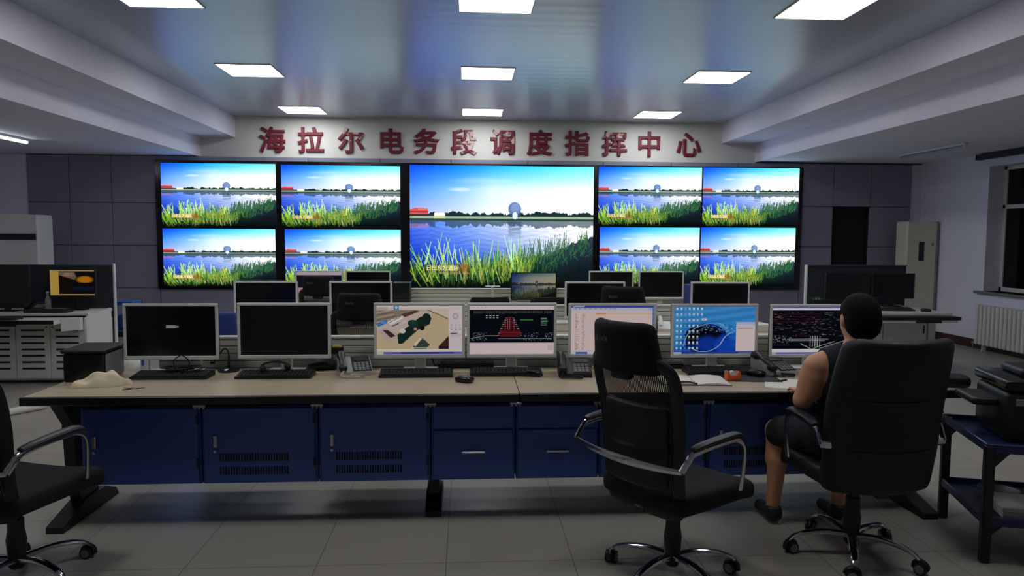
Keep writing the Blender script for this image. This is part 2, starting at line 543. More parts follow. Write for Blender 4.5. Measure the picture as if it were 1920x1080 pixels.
class Pic:
    def __init__(s, w, h, c=(0, 0, 0)):
        s.w, s.h = w, h
        s.a = np.ones((h, w, 3)) * np.array(c, float)
        s.V, s.U = np.meshgrid(np.linspace(0, 1, h), np.linspace(0, 1, w), indexing='ij')
    def rect(s, u0, v0, u1, v1, c, al=1.0):
        m = (s.U >= u0) & (s.U <= u1) & (s.V >= v0) & (s.V <= v1)
        s.a[m] = s.a[m] * (1 - al) + np.array(c) * al
    def poly(s, pts, c, al=1.0):
        ins = np.zeros(s.U.shape, bool)
        n = len(pts)
        for i in range(n):
            (x0, y0), (x1, y1) = pts[i], pts[(i + 1) % n]
            if y0 == y1: continue
            k = ((y0 > s.V) != (y1 > s.V)) & (s.U < (x1 - x0) * (s.V - y0) / (y1 - y0) + x0)
            ins ^= k
        s.a[ins] = s.a[ins] * (1 - al) + np.array(c) * al
    def line(s, u0, v0, u1, v1, wpx, c, al=1.0, taper=False):
        n = int(max(abs(u1 - u0) * s.w, abs(v1 - v0) * s.h) * 2) + 2
        for t in np.linspace(0, 1, n):
            x, y = (u0 + (u1 - u0) * t) * (s.w - 1), (v0 + (v1 - v0) * t) * (s.h - 1)
            r = wpx / 2 * ((1 - t * .8) if taper else 1)
            x0, x1 = int(round(x - r)), int(round(x + r))
            yi = int(round(y))
            if 0 <= yi < s.h:
                for xi in range(max(0, x0), min(s.w - 1, x1) + 1):
                    s.a[yi, xi] = s.a[yi, xi] * (1 - al) + np.array(c) * al
    def ell(s, u, v, ru, rv, c, al=1.0, soft=0):
        d = ((s.U - u) / ru) ** 2 + ((s.V - v) / rv) ** 2
        k = (np.clip((1 - d) / soft, 0, 1) if soft else (d < 1).astype(float)) * al
        s.a = s.a * (1 - k[..., None]) + np.array(c) * k[..., None]

def mixc(stops, t):
    t = np.clip(t, 0, 1)
    xs_ = [q[0] for q in stops]
    return np.stack([np.interp(t, xs_, [q[1][k] for q in stops]) for k in range(3)], -1)

def landscape(w, h, seed=3, warm=False):
    p = Pic(w, h)
    r = np.random.RandomState(seed)
    U, V = p.U, p.V
    lw = max(1.0, w / 342)
    hz = .425
    top = mixc([(0, (10, 70, 250)), (.28, (10, 130, 255)), (.55, (40, 190, 255)), (1, (110, 245, 255))], U)
    mid = mixc([(0, (70, 140, 255)), (.25, (130, 190, 255)), (.45, (212, 236, 255)), (1, (246, 254, 255))], U)
    low = mixc([(0, (176, 178, 250)), (.25, (214, 218, 252)), (.5, (240, 246, 255)), (1, (252, 252, 255))], U)
    t = np.clip(V / hz, 0, 1)[..., None]
    sky = np.where(t < .45, top + (mid - top) * (t / .45), mid + (low - mid) * ((t - .45) / .55))
    p.a = sky
    p.ell(.27, .195, .07, .02, (255, 250, 252), .5, 1.0)
    p.ell(.40, .12, .2, .03, (220, 240, 255), .25, 1.0)
    wat = mixc([(0, (70, 110, 225)), (.2, (110, 150, 235)), (.5, (190, 205, 240)), (.8, (240, 240, 252)), (1, (250, 250, 250))], U)
    deep = mixc([(0, (14, 40, 170)), (.25, (24, 70, 210)), (.5, (70, 110, 200)), (.75, (170, 190, 220)), (1, (220, 225, 225))], U)
    tw = np.clip((V - hz) / .36, 0, 1)[..., None]
    water = wat + (deep - wat) * tw ** 1.3
    ripple = np.repeat(r.rand(h, max(2, w // 14)), 14, axis=1)[:, :w]
    if ripple.shape[1] < w: ripple = np.pad(ripple, ((0, 0), (0, w - ripple.shape[1])), mode='edge')
    water = water * (1 + (ripple[..., None] - .5) * .14)
    water = water * (1 + .04 * np.sin(V[..., None] * 170 + 3 * np.sin(U[..., None] * 21)))
    p.a = np.where((V > hz)[..., None], water, p.a)
    tree = np.interp(np.linspace(0, 1, w), np.linspace(0, 1, 46), r.rand(46)) * .03
    tree += np.interp(np.linspace(0, 1, w), np.linspace(0, 1, 160), r.rand(160)) * .016
    tree = tree + np.where(np.linspace(0, 1, w) > .62, .006, .004)
    for x0, x1 in ((.0, .005), (.135, .19)):
        k = (np.linspace(0, 1, w) > x0) & (np.linspace(0, 1, w) < x1); tree[k] *= .1
    m = (V > hz - .012 - tree[None, :]) & (V <= hz - .008)
    p.a[m] = (24, 46, 40)
    p.poly([(0, .36), (.03, .345), (.05, .345), (.095, .35), (.10, .40), (0, .405)], (214, 84, 76))
    p.rect(0, .372, .1, .385, (120, 50, 60)); p.rect(.045, .35, .09, .36, (240, 110, 96))
    p.rect(0, .395, .125, .41, (52, 44, 50))
    p.rect(.13, .385, .185, .415, (236, 232, 222))
    p.rect(0, hz - .012, 1, hz + .004, (150, 170, 150)); p.rect(0, hz + .004, 1, hz + .022, (40, 66, 50))
    p.rect(.13, hz - .012, .19, hz + .004, (190, 200, 130))
    k = (V > hz + .02) & (V < hz + .03 + tree[None, :] * 1.3)
    p.a[k] = p.a[k] * .35 + np.array((40, 60, 70)) * .65
    p.rect(.0, hz + .05, .1, hz + .085, (190, 120, 160), .5)
    p.ell(.567, .350, .035, .056, (98, 124, 172)); p.ell(.572, .342, .024, .038, (138, 164, 208), .6)
    for q in range(3): p.rect(.54, .325 + q * .02, .595, .329 + q * .02, (90, 110, 160), .35)
    p.rect(.54, .392, .60, .415, (46, 74, 84)); p.ell(.569, .405, .014, .03, (210, 230, 240))
    for q in range(11):
        v = hz + .03 + q * .012
        p.rect(.567 - .037 + .002 * (q % 3), v, .567 + .037 - .003 * (q % 2), v + .009, (50, 80, 110), .75 * (1 - q / 14))
    bank = np.interp(np.linspace(0, 1, w), [0, .12, .3, .45, .6, .7, .78, .86, .93, 1], [.80, .84, .83, .78, .74, .71, .69, .64, .58, .555])
    bank = bank + np.interp(np.linspace(0, 1, w), np.linspace(0, 1, 120), r.rand(120)) * .03
    k = V > bank[None, :]
    dark = mixc([(0, (14, 22, 30)), (.35, (22, 42, 24)), (.6, (18, 44, 30)), (.8, (22, 40, 44)), (1, (26, 38, 50))], U)
    depth = np.clip((V - bank[None, :]) / .25, 0, 1)[..., None]
    dark = dark * (1.5 - .8 * depth)
    p.a = np.where(k[..., None], dark, p.a)
    for q in range(420):
        u = r.uniform(.0, .98)
        b = np.interp(u, np.linspace(0, 1, w), bank)
        v = b + r.uniform(.0, .16)
        L = r.uniform(.05, .16) * (1 if u < .75 else .55)
        g = [(44, 104, 40), (70, 136, 44), (30, 76, 44), (96, 140, 56)][r.randint(4)] if u < .72 else [(34, 84, 54), (60, 110, 60)][r.randint(2)]
        p.line(u, v, u + r.uniform(-.02, .03), v - L, 1.0 * lw, g, .6, True)
    for q in range(60):
        u = r.uniform(.01, .62) ** 1.0
        v = r.uniform(.80, 1.0)
        L = r.uniform(.10, .30)
        g = [(150, 210, 50), (196, 226, 80), (190, 236, 170), (120, 190, 60), (226, 232, 130)][r.randint(5)]
        p.line(u, v, u + r.uniform(-.09, .05) * (1 if u < .3 else .5), v - L, 1.2 * lw, g, .8, True)
    for q in range(11):
        u = .14 + q * .028
        p.line(u, r.uniform(.86, .95), u + r.uniform(-.07, .04), r.uniform(.58, .70), 1.0 * lw, (190, 224, 150), .8, True)
    for q in range(150):
        u = r.uniform(.28, .66); v = r.uniform(.80, .97); L = r.uniform(.05, .15)
        g = [(150, 180, 60), (96, 150, 60), (60, 120, 60), (176, 170, 70)][r.randint(4)]
        p.line(u, v, u + r.uniform(-.03, .03), v - L, .9 * lw, g, .65, True)
    for q in range(70):
        u = r.uniform(.60, .86); v = np.interp(u, np.linspace(0, 1, w), bank) + .02; L = r.uniform(.05, .17)
        p.line(u, v, u + r.uniform(-.01, .025), v - L, .8 * lw, (60, 96, 70), .6, True)
    for u, v, u2, v2 in ((.02, .9, .0, .78), (.06, 1, .0, .86), (.12, .98, .01, .76), (.16, .96, .06, .68), (.2, .9, .15, .6), (.1, 1.0, .03, .82)):
        p.line(u, v, u2, v2, 1.9 * lw, (170, 214, 60), .95, True)
    p.ell(.29, .835, .045, .045, (170, 84, 30), .55, .8)
    p.rect(.08, .8, .27, .88, (60, 70, 40), .25)
    k = np.clip((V - .93) / .07, 0, 1)[..., None]
    p.a = p.a * (1 - .6 * k)
    k = np.clip((V - .74) / .2, 0, 1)[..., None]
    p.a = p.a * (1 - .28 * k)
    if warm:
        y = mixc([(0, (60, 90, 170)), (.3, (200, 190, 170)), (1, (226, 214, 150))], U)
        p.a = p.a * .25 + y * .5 * (p.a.mean(-1, keepdims=True) / 255) + 10
    return p.a

def picture_mesh(name, arr, W, H, material):          # screen in the XZ plane facing -Y, origin at its lower centre
    h, w_ = arr.shape[:2]
    xs_ = np.linspace(-W / 2, W / 2, w_); zs_ = np.linspace(H, 0, h)
    X, Z = np.meshgrid(xs_, zs_)
    co = np.stack([X, np.zeros_like(X), Z], -1).reshape(-1, 3)
    me = bpy.data.meshes.new(name)
    idx = np.arange(h * w_).reshape(h, w_)
    q = np.stack([idx[:-1, :-1], idx[1:, :-1], idx[1:, 1:], idx[:-1, 1:]], -1).reshape(-1)
    nf = (h - 1) * (w_ - 1)
    me.vertices.add(len(co)); me.vertices.foreach_set('co', co.reshape(-1))
    me.loops.add(nf * 4); me.loops.foreach_set('vertex_index', q.astype(np.int32))
    me.polygons.add(nf)
    me.polygons.foreach_set('loop_start', np.arange(0, nf * 4, 4, dtype=np.int32))
    me.update(calc_edges=True)
    at = me.color_attributes.new('picture', 'FLOAT_COLOR', 'POINT')
    c = np.ones((h * w_, 4), np.float32); c[:, :3] = srgb2lin(arr).reshape(-1, 3)
    at.data.foreach_set('color', c.reshape(-1))
    me.materials.append(material)
    me.validate()
    return me

def text_mesh(name, body, size, material, extrude=0.0, bevel=0.0, align='LEFT'):
    c = bpy.data.curves.new(name, 'FONT')
    c.body = body; c.size = size; c.extrude = extrude; c.bevel_depth = bevel; c.bevel_resolution = 1; c.align_x = align; c.resolution_u = 3
    o = bpy.data.objects.new(name, c)
    COL.objects.link(o)
    bpy.context.view_layer.update()
    me = bpy.data.meshes.new_from_object(o.evaluated_get(bpy.context.evaluated_depsgraph_get()))
    bpy.data.objects.remove(o); bpy.data.curves.remove(c)
    me.transform(Matrix.Rotation(math.pi / 2, 4, 'X'))
    me.materials.clear(); me.materials.append(material)
    me.name = name
    return me

# ------------------------------------------------------------------ the display wall
YD = 11.255
mb = MB().box(-4.735, 5.395, YD, 11.2985, .75, 2.716, .004)
t = single('framing_panel', mb, M['blackgloss'], 'black framing panel behind the whole bank of bright landscape displays', 'framing panel')
big = landscape(520, 346)
sml = landscape(240, 126)
DISP = [(-4.647, -2.924, 1.705, 2.677), (-2.851, -1.031, 1.705, 2.666), (-4.645, -2.945, .79, 1.683), (-2.812, -1.027, .79, 1.684), (-.894, 1.999, .77, 2.69),
        (2.066, 3.735, 1.765, 2.70), (3.745, 5.328, 1.765, 2.705), (2.097, 3.72, .80, 1.748), (3.73, 5.296, .80, 1.755)]
LBL = ['small lake landscape display in the top row, farthest left of the bank',
       'small lake landscape display in the top row, directly left of the huge one',
       'small lake landscape display in the bottom row, farthest left of the bank',
       'small lake landscape display in the bottom row, directly left of the huge one',
       'huge central display showing a lake, reeds and a domed building',
       'small lake landscape display in the top row, directly right of the huge one',
       'small lake landscape display in the top row, nearest the dark doorway',
       'small lake landscape display in the bottom row, directly right of the huge one',
       'small lake landscape display in the bottom row, nearest the dark doorway']
small_me = picture_mesh('screen', sml, 1, 1, M['display'])
big_me = picture_mesh('screen', big, 1, 1, M['display'])
cap_me = text_mesh('caption', '日出东方酒店', 1.0, M['caption'], bevel=.02)
sub_me = text_mesh('subcaption', 'SUNRISE ORIENTAL HOTEL', 1.0, M['caption2'])
for (x0, x1, z0, z1), lb in zip(DISP, LBL):
    W, H = x1 - x0, z1 - z0
    bigone = W > 2
    t = thing('display_screen', lb, 'display', ((x0 + x1) / 2, YD - .001, z0), 0, None if bigone else 'small displays of the wall')
    part('housing', MB().box(-W / 2, W / 2, -.012, -.0005, 0, H, .002), M['black'], t)
    sc = part('screen', big_me if bigone else small_me, None, t)
    sc.location = (0, -.0135, .006); sc.scale = (W - .012, 1, H - .012)
    c = part('caption', cap_me, None, t, 'glowing yellow characters')
    c.location = (-W / 2 + W * .088, -.0145, H * .148); c.scale = (W * .0292, 1, H * .062 if not bigone else W * .031)
    c = part('subcaption', sub_me, None, t)
    c.location = (-W / 2 + W * .16, -.0145, H * .115); c.scale = (W * .0135, 1, H * .028)

# red characters on the beam
LX = [-2.969, -2.391, -1.785, -1.158, -.626, -.049, .549, 1.133, 1.722, 2.314, 2.867, 3.501]
zh = [('海', 'red', 'intact, start of the sign'), ('拉', 'red', 'intact, second in the sign'), ('尔', 'redpeel', 'its top peeled pale'), ('电', 'red', 'boxy with a hooked tail'),
      ('务', 'red', 'with crossing upper strokes'), ('段', 'redpeel2', 'badly peeled on one side'), ('调', 'redpeel', 'its dot peeled pale'), ('度', 'red', 'with a wide roof stroke'),
      ('指', 'red', 'dense, before the peeled hand-shaped one'), ('挥', 'redpeel', 'its upper stroke peeled pale'), ('中', 'red', 'a box split by a vertical stroke'), ('心', 'red', 'three loose dots, end of the sign')]
for x, (ch, mk, ds) in zip(LX, zh):
    me = text_mesh('sign_character', ch, .412, M[mk], extrude=.004, bevel=.0115, align='CENTER')
    vx = [v.co for v in me.vertices]
    cx = (min(v[0] for v in vx) + max(v[0] for v in vx)) / 2; cz = (min(v[2] for v in vx) + max(v[2] for v in vx)) / 2
    me.transform(Matrix.Translation((-cx, 0, -cz)))
    o = part('sign_character', me, None, None)
    o.location = (x * 1.018, 11.45 - .016, 3.071 + .002 * x)
    tag(o, 'dark red wall character ' + ch + ', ' + ds, 'sign character', 'red characters on the beam')

# ------------------------------------------------------------------ console desks (three equal rows)
DX = (-2.30, .285, 2.85)
def foot(x, y0, ytip, short=False):
    mb = MB()
    mb.prism([(ytip, 0), (ytip, .035), (4.08 + y0, .10), (4.30 + y0, .10), (4.42 + y0, .05), (4.45 + y0, 0)], 'x', x - .045, x + .045)
    if short:
        mb.box(x - .03, x + .03, 4.08 + y0, 4.24 + y0, .09, .236, .003)
    else:
        mb.prism([(4.06 + y0, .09), (4.02 + y0, .24), (4.0 + y0, .55), (3.88 + y0, .70), (4.28 + y0, .70), (4.24 + y0, .09)], 'x', x - .03, x + .03)
    return mb
def console(dy, label, detail, cab=True):
    t = thing('console_desk', label, 'desk', (.275, 4.18 + dy, 0), 0, 'console desks in three rows')
    off = Matrix.Translation((-.275, -4.18 - dy, 0))
    for a, b in ((DX[0], DX[1] - .002), (DX[1] + .002, DX[2])):
        mb = MB(); mb.M = off
        ch = .05
        mb.box(a, b, 3.80 + dy, 4.57 + dy, .738, .75, .001)
        mb.k = 1
        mb.box(a - .012 if a < 0 else a, b + (.012 if a > 0 else 0), 3.785 + dy, 4.57 + dy, .704, .7495, .005)
        part('worktop', mb, [M['desk'], M['edge']], t)
    mb = MB(); mb.M = off
    for q in range(5): mb.box(-1.95, 2.58, 4.61 + dy, 4.635 + dy, .70 + q * .047, .70 + q * .047 + .043, .004)
    mb.k = 1
    mb.box(-1.95, 2.58, 4.618 + dy, 4.63 + dy, .70, .93)
    part('slatted_screen', mb, [M['slat'], M['groove']], t)
    mb = MB(); mb.M = off
    mb.box(-1.96, 2.59, 4.60 + dy, 4.645 + dy, .936, .952, .004)
    part('top_rail', mb, M['rail'], t)
    for x, tip in ((-2.19, 3.84), (-.19, 3.97), (2.64, 3.80)):
        mb = foot(x, dy, tip + dy, x == -.19); mb.v = [tuple(off @ Vector(p)) for p in mb.v]
        part('leg', mb, M['black'], t)
    if not cab:
        mb = MB(); mb.M = off
        mb.box(-2.14, 2.61, 3.95 + dy, 3.97 + dy, .06, .70, .004)
        part('modesty_panel', mb, M['blue'], t)
    return t
console(0, 'longest beige-topped desk in the front, with navy cabinets under it', True)
console(2.07, 'beige-topped desk of the middle row, behind the desk with navy cabinets', False)
console(4.15, 'beige-topped desk of the far row, closest to the display wall', False)

YC = 3.90
def louvre(mb, x0, x1, z, n):
    for q in range(n):
        x = x0 + (x1 - x0) * q / (n - 1)
        mb.box(x - .004, x + .004, -.0025, .001, z - .022, z + .022)
def cabinet(x0, x1, kind, label, group, vents=False):
    W = x1 - x0
    t = thing('desk_cabinet', label, 'cabinet', ((x0 + x1) / 2, YC, .237), 0, group)
    h = W / 2 - .003
    H = .428
    part('body', MB().box(-h, h, .014, .63, 0, H, .003), M['blue'], t)
    if kind == 'door':
        dr = part('door', MB().box(-h + .012, h - .012, -.004, .013, .008, H - .006, .004), M['blue'], t)
        mb = MB().box(-h + .065, -h + .085, -.016, -.003, .205, .275, .004)
        mb.cyl((-h + .075, -.016, .185), (-h + .075, -.003, .185), .008, n=10)
        part('handle', mb, M['steel'], dr, 'steel lock handle')
        for z in (.12, .36):
            part('hinge', MB().box(h - .02, h - .006, -.012, -.003, z - .025, z + .025, .003), M['black'], dr)
        if vents:
            for z in (.075, .15):
                mb = MB(); louvre(mb, -h + .10, h - .16, z, 26)
                o = part('vent_slots', mb, M['groove'], dr)
                o.location = (0, -.003, 0)
    else:
        for (a, b, hd) in ((.008, .285, True), (.292, H - .006, False)):
            dr = part('drawer', MB().box(-h + .010, h - .010, -.004, .013, a, b, .004), M['blue'], t)
            if hd:
                mb = MB().box(-.065, .065, -.022, -.014, .155, .168, .003)
                for s_ in (-1, 1): mb.box(s_ * .05 - .006, s_ * .05 + .006, -.015, -.003, .157, .166)
                part('handle', mb, M['steel'], dr, 'pale bar handle')
xs = [-2.075, -1.44, -.815, -.200, .272, .742, 1.362, 1.985, 2.60]
kinds = ['door', 'door', 'door', 'drawer', 'drawer', 'door', 'door', 'door']
lbs = ['navy steel cabinet with one plain door at the left end of the front desk',
       'navy steel cabinet with vented door, second from the left end of the front desk',
       'navy steel cabinet with vented door, left of the drawer units under the front desk',
       'navy drawer cabinet under the front desk, joined to a vented door cabinet',
       'navy drawer cabinet under the front desk, half behind the empty high-back chair',
       'navy steel cabinet hidden mostly behind the empty high-back chair',
       'navy steel cabinet between the empty chair and the seated person',
       'navy steel cabinet behind the seated person and the wide black chair']
for k in range(8):
    cabinet(xs[k], xs[k + 1], kinds[k], lbs[k], 'navy drawer cabinets' if kinds[k] == 'drawer' else 'navy door cabinets', k in (1, 2, 5, 6, 7))
for k in range(1, 8):
    mb = MB()
    for q in range(3): mb.cyl((-.022 + q * .022, 0, 0), (-.022 + q * .022, 0, .022), .0065, n=8)
    mb.box(-.034, .034, -.006, .008, .010, .0218, .002)
    single('hanging_clip', mb, M['steel'], 'small steel clip holding the navy cabinets under the front worktop', 'clip', (xs[k], YC - .012, .658), 0, 'steel clips under the front worktop')

# ------------------------------------------------------------------ monitors
def monitor(x, y, label, arr=None, W=.562, H=.345, zt=1.181, frame='bezel', rz=0.0, desk=.75, group=None, stand='plain', b=.018):
    t = thing('monitor', label, 'monitor', (x, y, desk + .001), rz, group)
    z1 = zt - desk; z0 = z1 - H
    mb = MB()
    mb.box(-W / 2, W / 2, -.002, .012, z0, z0 + b * 1.35, .004); mb.box(-W / 2, W / 2, -.002, .012, z1 - b, z1, .004)
    mb.box(-W / 2, -W / 2 + b, -.002, .012, z0 + b, z1 - b + .003, .004); mb.box(W / 2 - b, W / 2, -.002, .012, z0 + b, z1 - b + .003, .004)
    part('bezel', mb, M[frame], t)
    mb = MB().box(-W / 2 + .002, W / 2 - .002, .010, .034, z0 + .002, z1 - .002, .006)
    mb.box(-W * .3, W * .3, .034, .055, z0 + .06, z1 - .06, .012)
    part('back_shell', mb, M['black'], t)
    iw, ih = W - 2 * b + .002, H - 2.35 * b + .002
    if arr is None:
        part('screen', MB().box(-iw / 2, iw / 2, .003, .008, z0 + b * 1.35 - .001, z0 + b * 1.35 - .001 + ih), M['glassoff'], t, 'switched-off dark screen')
    else:
        me = picture_mesh('screen', arr, iw, ih, M['pcpic'])
        o = part('screen', me, None, t, 'lit screen'); o.location = (0, .004, z0 + b * 1.35 - .001)
    mb = MB()
    if stand == 'frame':
        for s_ in (-1, 1): mb.box(s_ * .155 - .006, s_ * .155 + .006, .05, .062, .006, z0 + .08, .003)
        mb.box(-.16, .16, .045, .06, z0 + .07, z0 + .10, .004)
    else:
        mb.box(-.035, .035, .04, .062, .01, z0 + .12, .006)
    part('stand_neck', mb, M['bezel'] if frame == 'bezel' else M['black'], t)
    mb = MB().rbox((0, .065, .006), (.22 if stand != 'frame' else .32, .12, .012), .006)
    part('stand_base', mb, M['bezel'] if frame == 'bezel' else M['black'], t)
    return t

def pic_camera():
    p = Pic(250, 146, (224, 206, 204))
    p.rect(0, .0, 1, .04, (232, 222, 210)); p.rect(0, .03, .13, .09, (190, 184, 170))
    p.rect(0, .085, .84, .89, (206, 184, 148))
    p.poly([(.0, .09), (.62, .09), (.84, .25), (.84, .09)], (216, 204, 190))
    p.poly([(.0, .1), (.5, .09), (.55, .14), (.0, .42)], (150, 132, 118))
    for q in range(6):
        p.line(.0, .15 + q * .05, .16 + .02 * q, .10 + q * .04, 2, (70, 54, 50) if q % 2 else (214, 196, 186))
    p.poly([(.0, .40), (.50, .10), (.66, .17), (.30, .52), (.16, .60), (.0, .52)], (208, 190, 178))
    p.poly([(.13, .33), (.20, .27), (.30, .20), (.31, .26), (.16, .40)], (236, 230, 226))
    for q in range(3): p.line(.15 + q * .05, .36 - q * .05, .19 + q * .05, .30 - q * .05, 2, (120, 110, 110))
    p.poly([(.28, .18), (.44, .10), (.50, .12), (.33, .24)], (96, 66, 58))
    p.line(.18, .42, .28, .35, 4, (50, 40, 36)); p.line(.27, .37, .34, .33, 5, (230, 224, 216))
    p.poly([(.0, .37), (.10, .29), (.13, .31), (.12, .36), (.02, .44)], (60, 120, 190))
    p.ell(.08, .345, .03, .03, (100, 160, 220), .8)
    p.poly([(.02, .50), (.10, .46), (.26, .60), (.18, .74), (.10, .74)], (196, 176, 166))
    p.poly([(.07, .50), (.13, .50), (.22, .62), (.16, .66)], (72, 44, 46))
    p.poly([(.24, .60), (.50, .24), (.58, .19), (.64, .25), (.62, .38), (.48, .50), (.30, .78), (.25, .78)], (28, 46, 40))
    p.ell(.58, .24, .05, .08, (24, 44, 40)); p.ell(.42, .36, .06, .07, (34, 60, 54)); p.ell(.53, .46, .03, .05, (20, 26, 24))
    p.ell(.30, .52, .035, .05, (226, 220, 214)); p.ell(.45, .48, .02, .03, (190, 140, 120))
    p.line(.6, .09, .83, .27, 2, (80, 66, 56))
    p.poly([(.42, .84), (.53, .66), (.62, .80), (.58, .89), (.44, .89)], (64, 74, 68))
    p.poly([(.43, .80), (.50, .66), (.53, .67), (.45, .84)], (226, 214, 190))
    p.poly([(.72, .84), (.84, .62), (.84, .89), (.72, .89)], (60, 42, 40))
    p.rect(.40, .85, .60, .88, (240, 236, 220), .6)
    p.rect(.845, .07, 1, .89, (226, 212, 216))
    p.ell(.92, .22, .034, .06, (176, 170, 190)); p.ell(.92, .22, .022, .04, (214, 206, 216))
    for q in range(3):
        for k in range(3): p.rect(.865 + k * .05, .39 + q * .045, .88 + k * .05, .41 + q * .045, (150, 140, 150))
    p.rect(.86, .565, .94, .58, (90, 50, 60)); p.rect(.86, .60, .99, .61, (190, 180, 186)); p.rect(.86, .63, .96, .637, (160, 150, 156))
    p.rect(0, .89, 1, .95, (228, 222, 206)); p.rect(.0, .93, .08, .99, (206, 204, 176))
    p.rect(.08, .95, 1, 1, (96, 100, 196)); p.rect(.28, .955, .9, .99, (58, 56, 170))
    p.rect(.20, .0, .26, .085, (60, 120, 170)); p.ell(.23, .04, .02, .03, (180, 220, 240))
    return p.a
def pic_track(seed, red, green=True):
    r = np.random.RandomState(seed)
    p = Pic(250, 146, (12, 16, 24))
    if red:
        p.rect(0, 0, 1, .085, (234, 216, 220)); p.rect(.0, .0, 1, .012, (110, 120, 190))
        for q in range(4): p.rect(.04 + q * .045, .045, .065 + q * .045, .055, (110, 90, 90))
        for q in range(60): p.rect(.05 + q * .0155, .115, .054 + q * .0155, .15 + .02 * r.rand(), (120, 130, 132))
        for q in range(4):
            for k in range(2): p.rect(.19 + q * .042, .2 + k * .045, .212 + q * .042, .215 + k * .045, (190, 196, 196))
        p.rect(.60, .285, .755, .305, (50, 150, 60))
        for k in range(5): p.rect(.845, .26 + k * .035, .93 - .02 * r.rand(), .272 + k * .035, (150, 170, 160) if k % 2 == 0 else (60, 130, 80))
        for q in range(9):
            z = .24 + q * .045
            hw = .03 + q * .012
            p.rect(.475 - hw, z, .475 + hw, z + .016, (120, 30, 40)); p.rect(.475 - hw - .02, z + .01, .475 - hw, z + .02, (170, 160, 160)); p.rect(.475 + hw, z + .01, .475 + hw + .02, z + .02, (170, 160, 160))
        p.rect(.36, .50, .60, .645, (92, 24, 34)); p.rect(.36, .55, .60, .56, (150, 40, 50))
        for q in range(5): p.rect(.42 + q * .026, .25 + .03 * r.rand(), .424 + q * .026, .5, (200, 110, 110))
        for q in range(110):
            u = r.choice([r.uniform(.02, .2), r.uniform(.62, .98)]); v = r.uniform(.55, .72)
            p.rect(u, v, u + .012, v + .008, (150, 156, 160), .8)
        p.line(.02, .68, .19, .62, 1, (170, 176, 180)); p.line(.19, .62, .34, .62, 1, (190, 190, 190)); p.line(.34, .68, .97, .68, 1, (170, 176, 176))
        p.rect(0, .765, 1, 1, (236, 214, 214)); p.rect(0, .765, 1, .775, (170, 160, 166)); p.rect(.93, .81, .985, .93, (214, 196, 196))
    else:
        p.rect(0, 0, 1, .03, (90, 100, 200)); p.rect(0, .03, 1, .075, (232, 224, 230))
        for q in range(160):
            u, v = r.uniform(.01, .97), r.uniform(.12, .62)
            c = [(150, 40, 50), (190, 190, 196), (120, 124, 130), (170, 120, 120), (60, 130, 80)][r.choice(5, p=[.3, .3, .25, .1, .05])]
            L = r.uniform(.01, .06)
            p.rect(u, v, u + L, v + .007, c, .62)
        for q in range(4): p.rect(.02, .15 + .055 * q, .6, .155 + .055 * q, (110, 30, 38), .7)
        p.line(.2, .68, .7, .68, 1, (200, 200, 204)); p.line(.24, .72, .66, .72, 1, (180, 180, 184))
        for q in range(5): p.line(.48 + q * .03, .62, .48 + q * .03, .84, 1, (190, 190, 190))
        p.line(.5, .9, .6, .83, 1, (160, 220, 160)); p.line(.6, .83, .78, .74, 1, (200, 200, 200)); p.line(.36, .78, .5, .9, 1, (200, 200, 200))
        p.line(.6, .88, .95, .70, 1, (190, 190, 190))
        for q in range(60):
            u, v = r.uniform(.01, .25), r.uniform(.6, .75); p.rect(u, v, u + .008, v + .01, (200, 200, 200), .8)
        p.rect(0, .895, 1, .96, (232, 226, 236)); p.rect(.05, .96, 1, 1, (90, 90, 190)); p.rect(.0, .96, .06, 1, (170, 170, 190))
    return p.a
def pic_document():
    r = np.random.RandomState(5)
    p = Pic(250, 146, (232, 208, 206))
    p.rect(0, 0, 1, .035, (40, 80, 190)); p.rect(.02, .008, .16, .026, (200, 210, 236))
    p.rect(0, .035, 1, .10, (206, 206, 214)); p.rect(0, .10, 1, .125, (226, 206, 214))
    for q in range(9): p.rect(.03 + q * .06, .05, .07 + q * .06, .065, (150, 150, 160))
    p.rect(.28, .15, .98, .175, (220, 200, 160)); p.rect(.30, .15, .42, .175, (230, 150, 90)); p.rect(.93, .05, .985, .095, (176, 190, 214))
    for q in range(34):
        v = .17 + q * .022
        p.rect(.05, v, .05 + r.uniform(.01, .05), v + .009, (176, 150, 130) if q % 3 else (170, 80, 70))
        p.rect(.13, v, .13 + r.uniform(.02, .045), v + .009, (160, 150, 156))
    p.rect(.0, .93, 1, 1, (210, 210, 220)); p.rect(.06, .955, .2, 1, (60, 90, 200)); p.rect(.98, .03, 1, 1, (90, 130, 200))
    return p.a
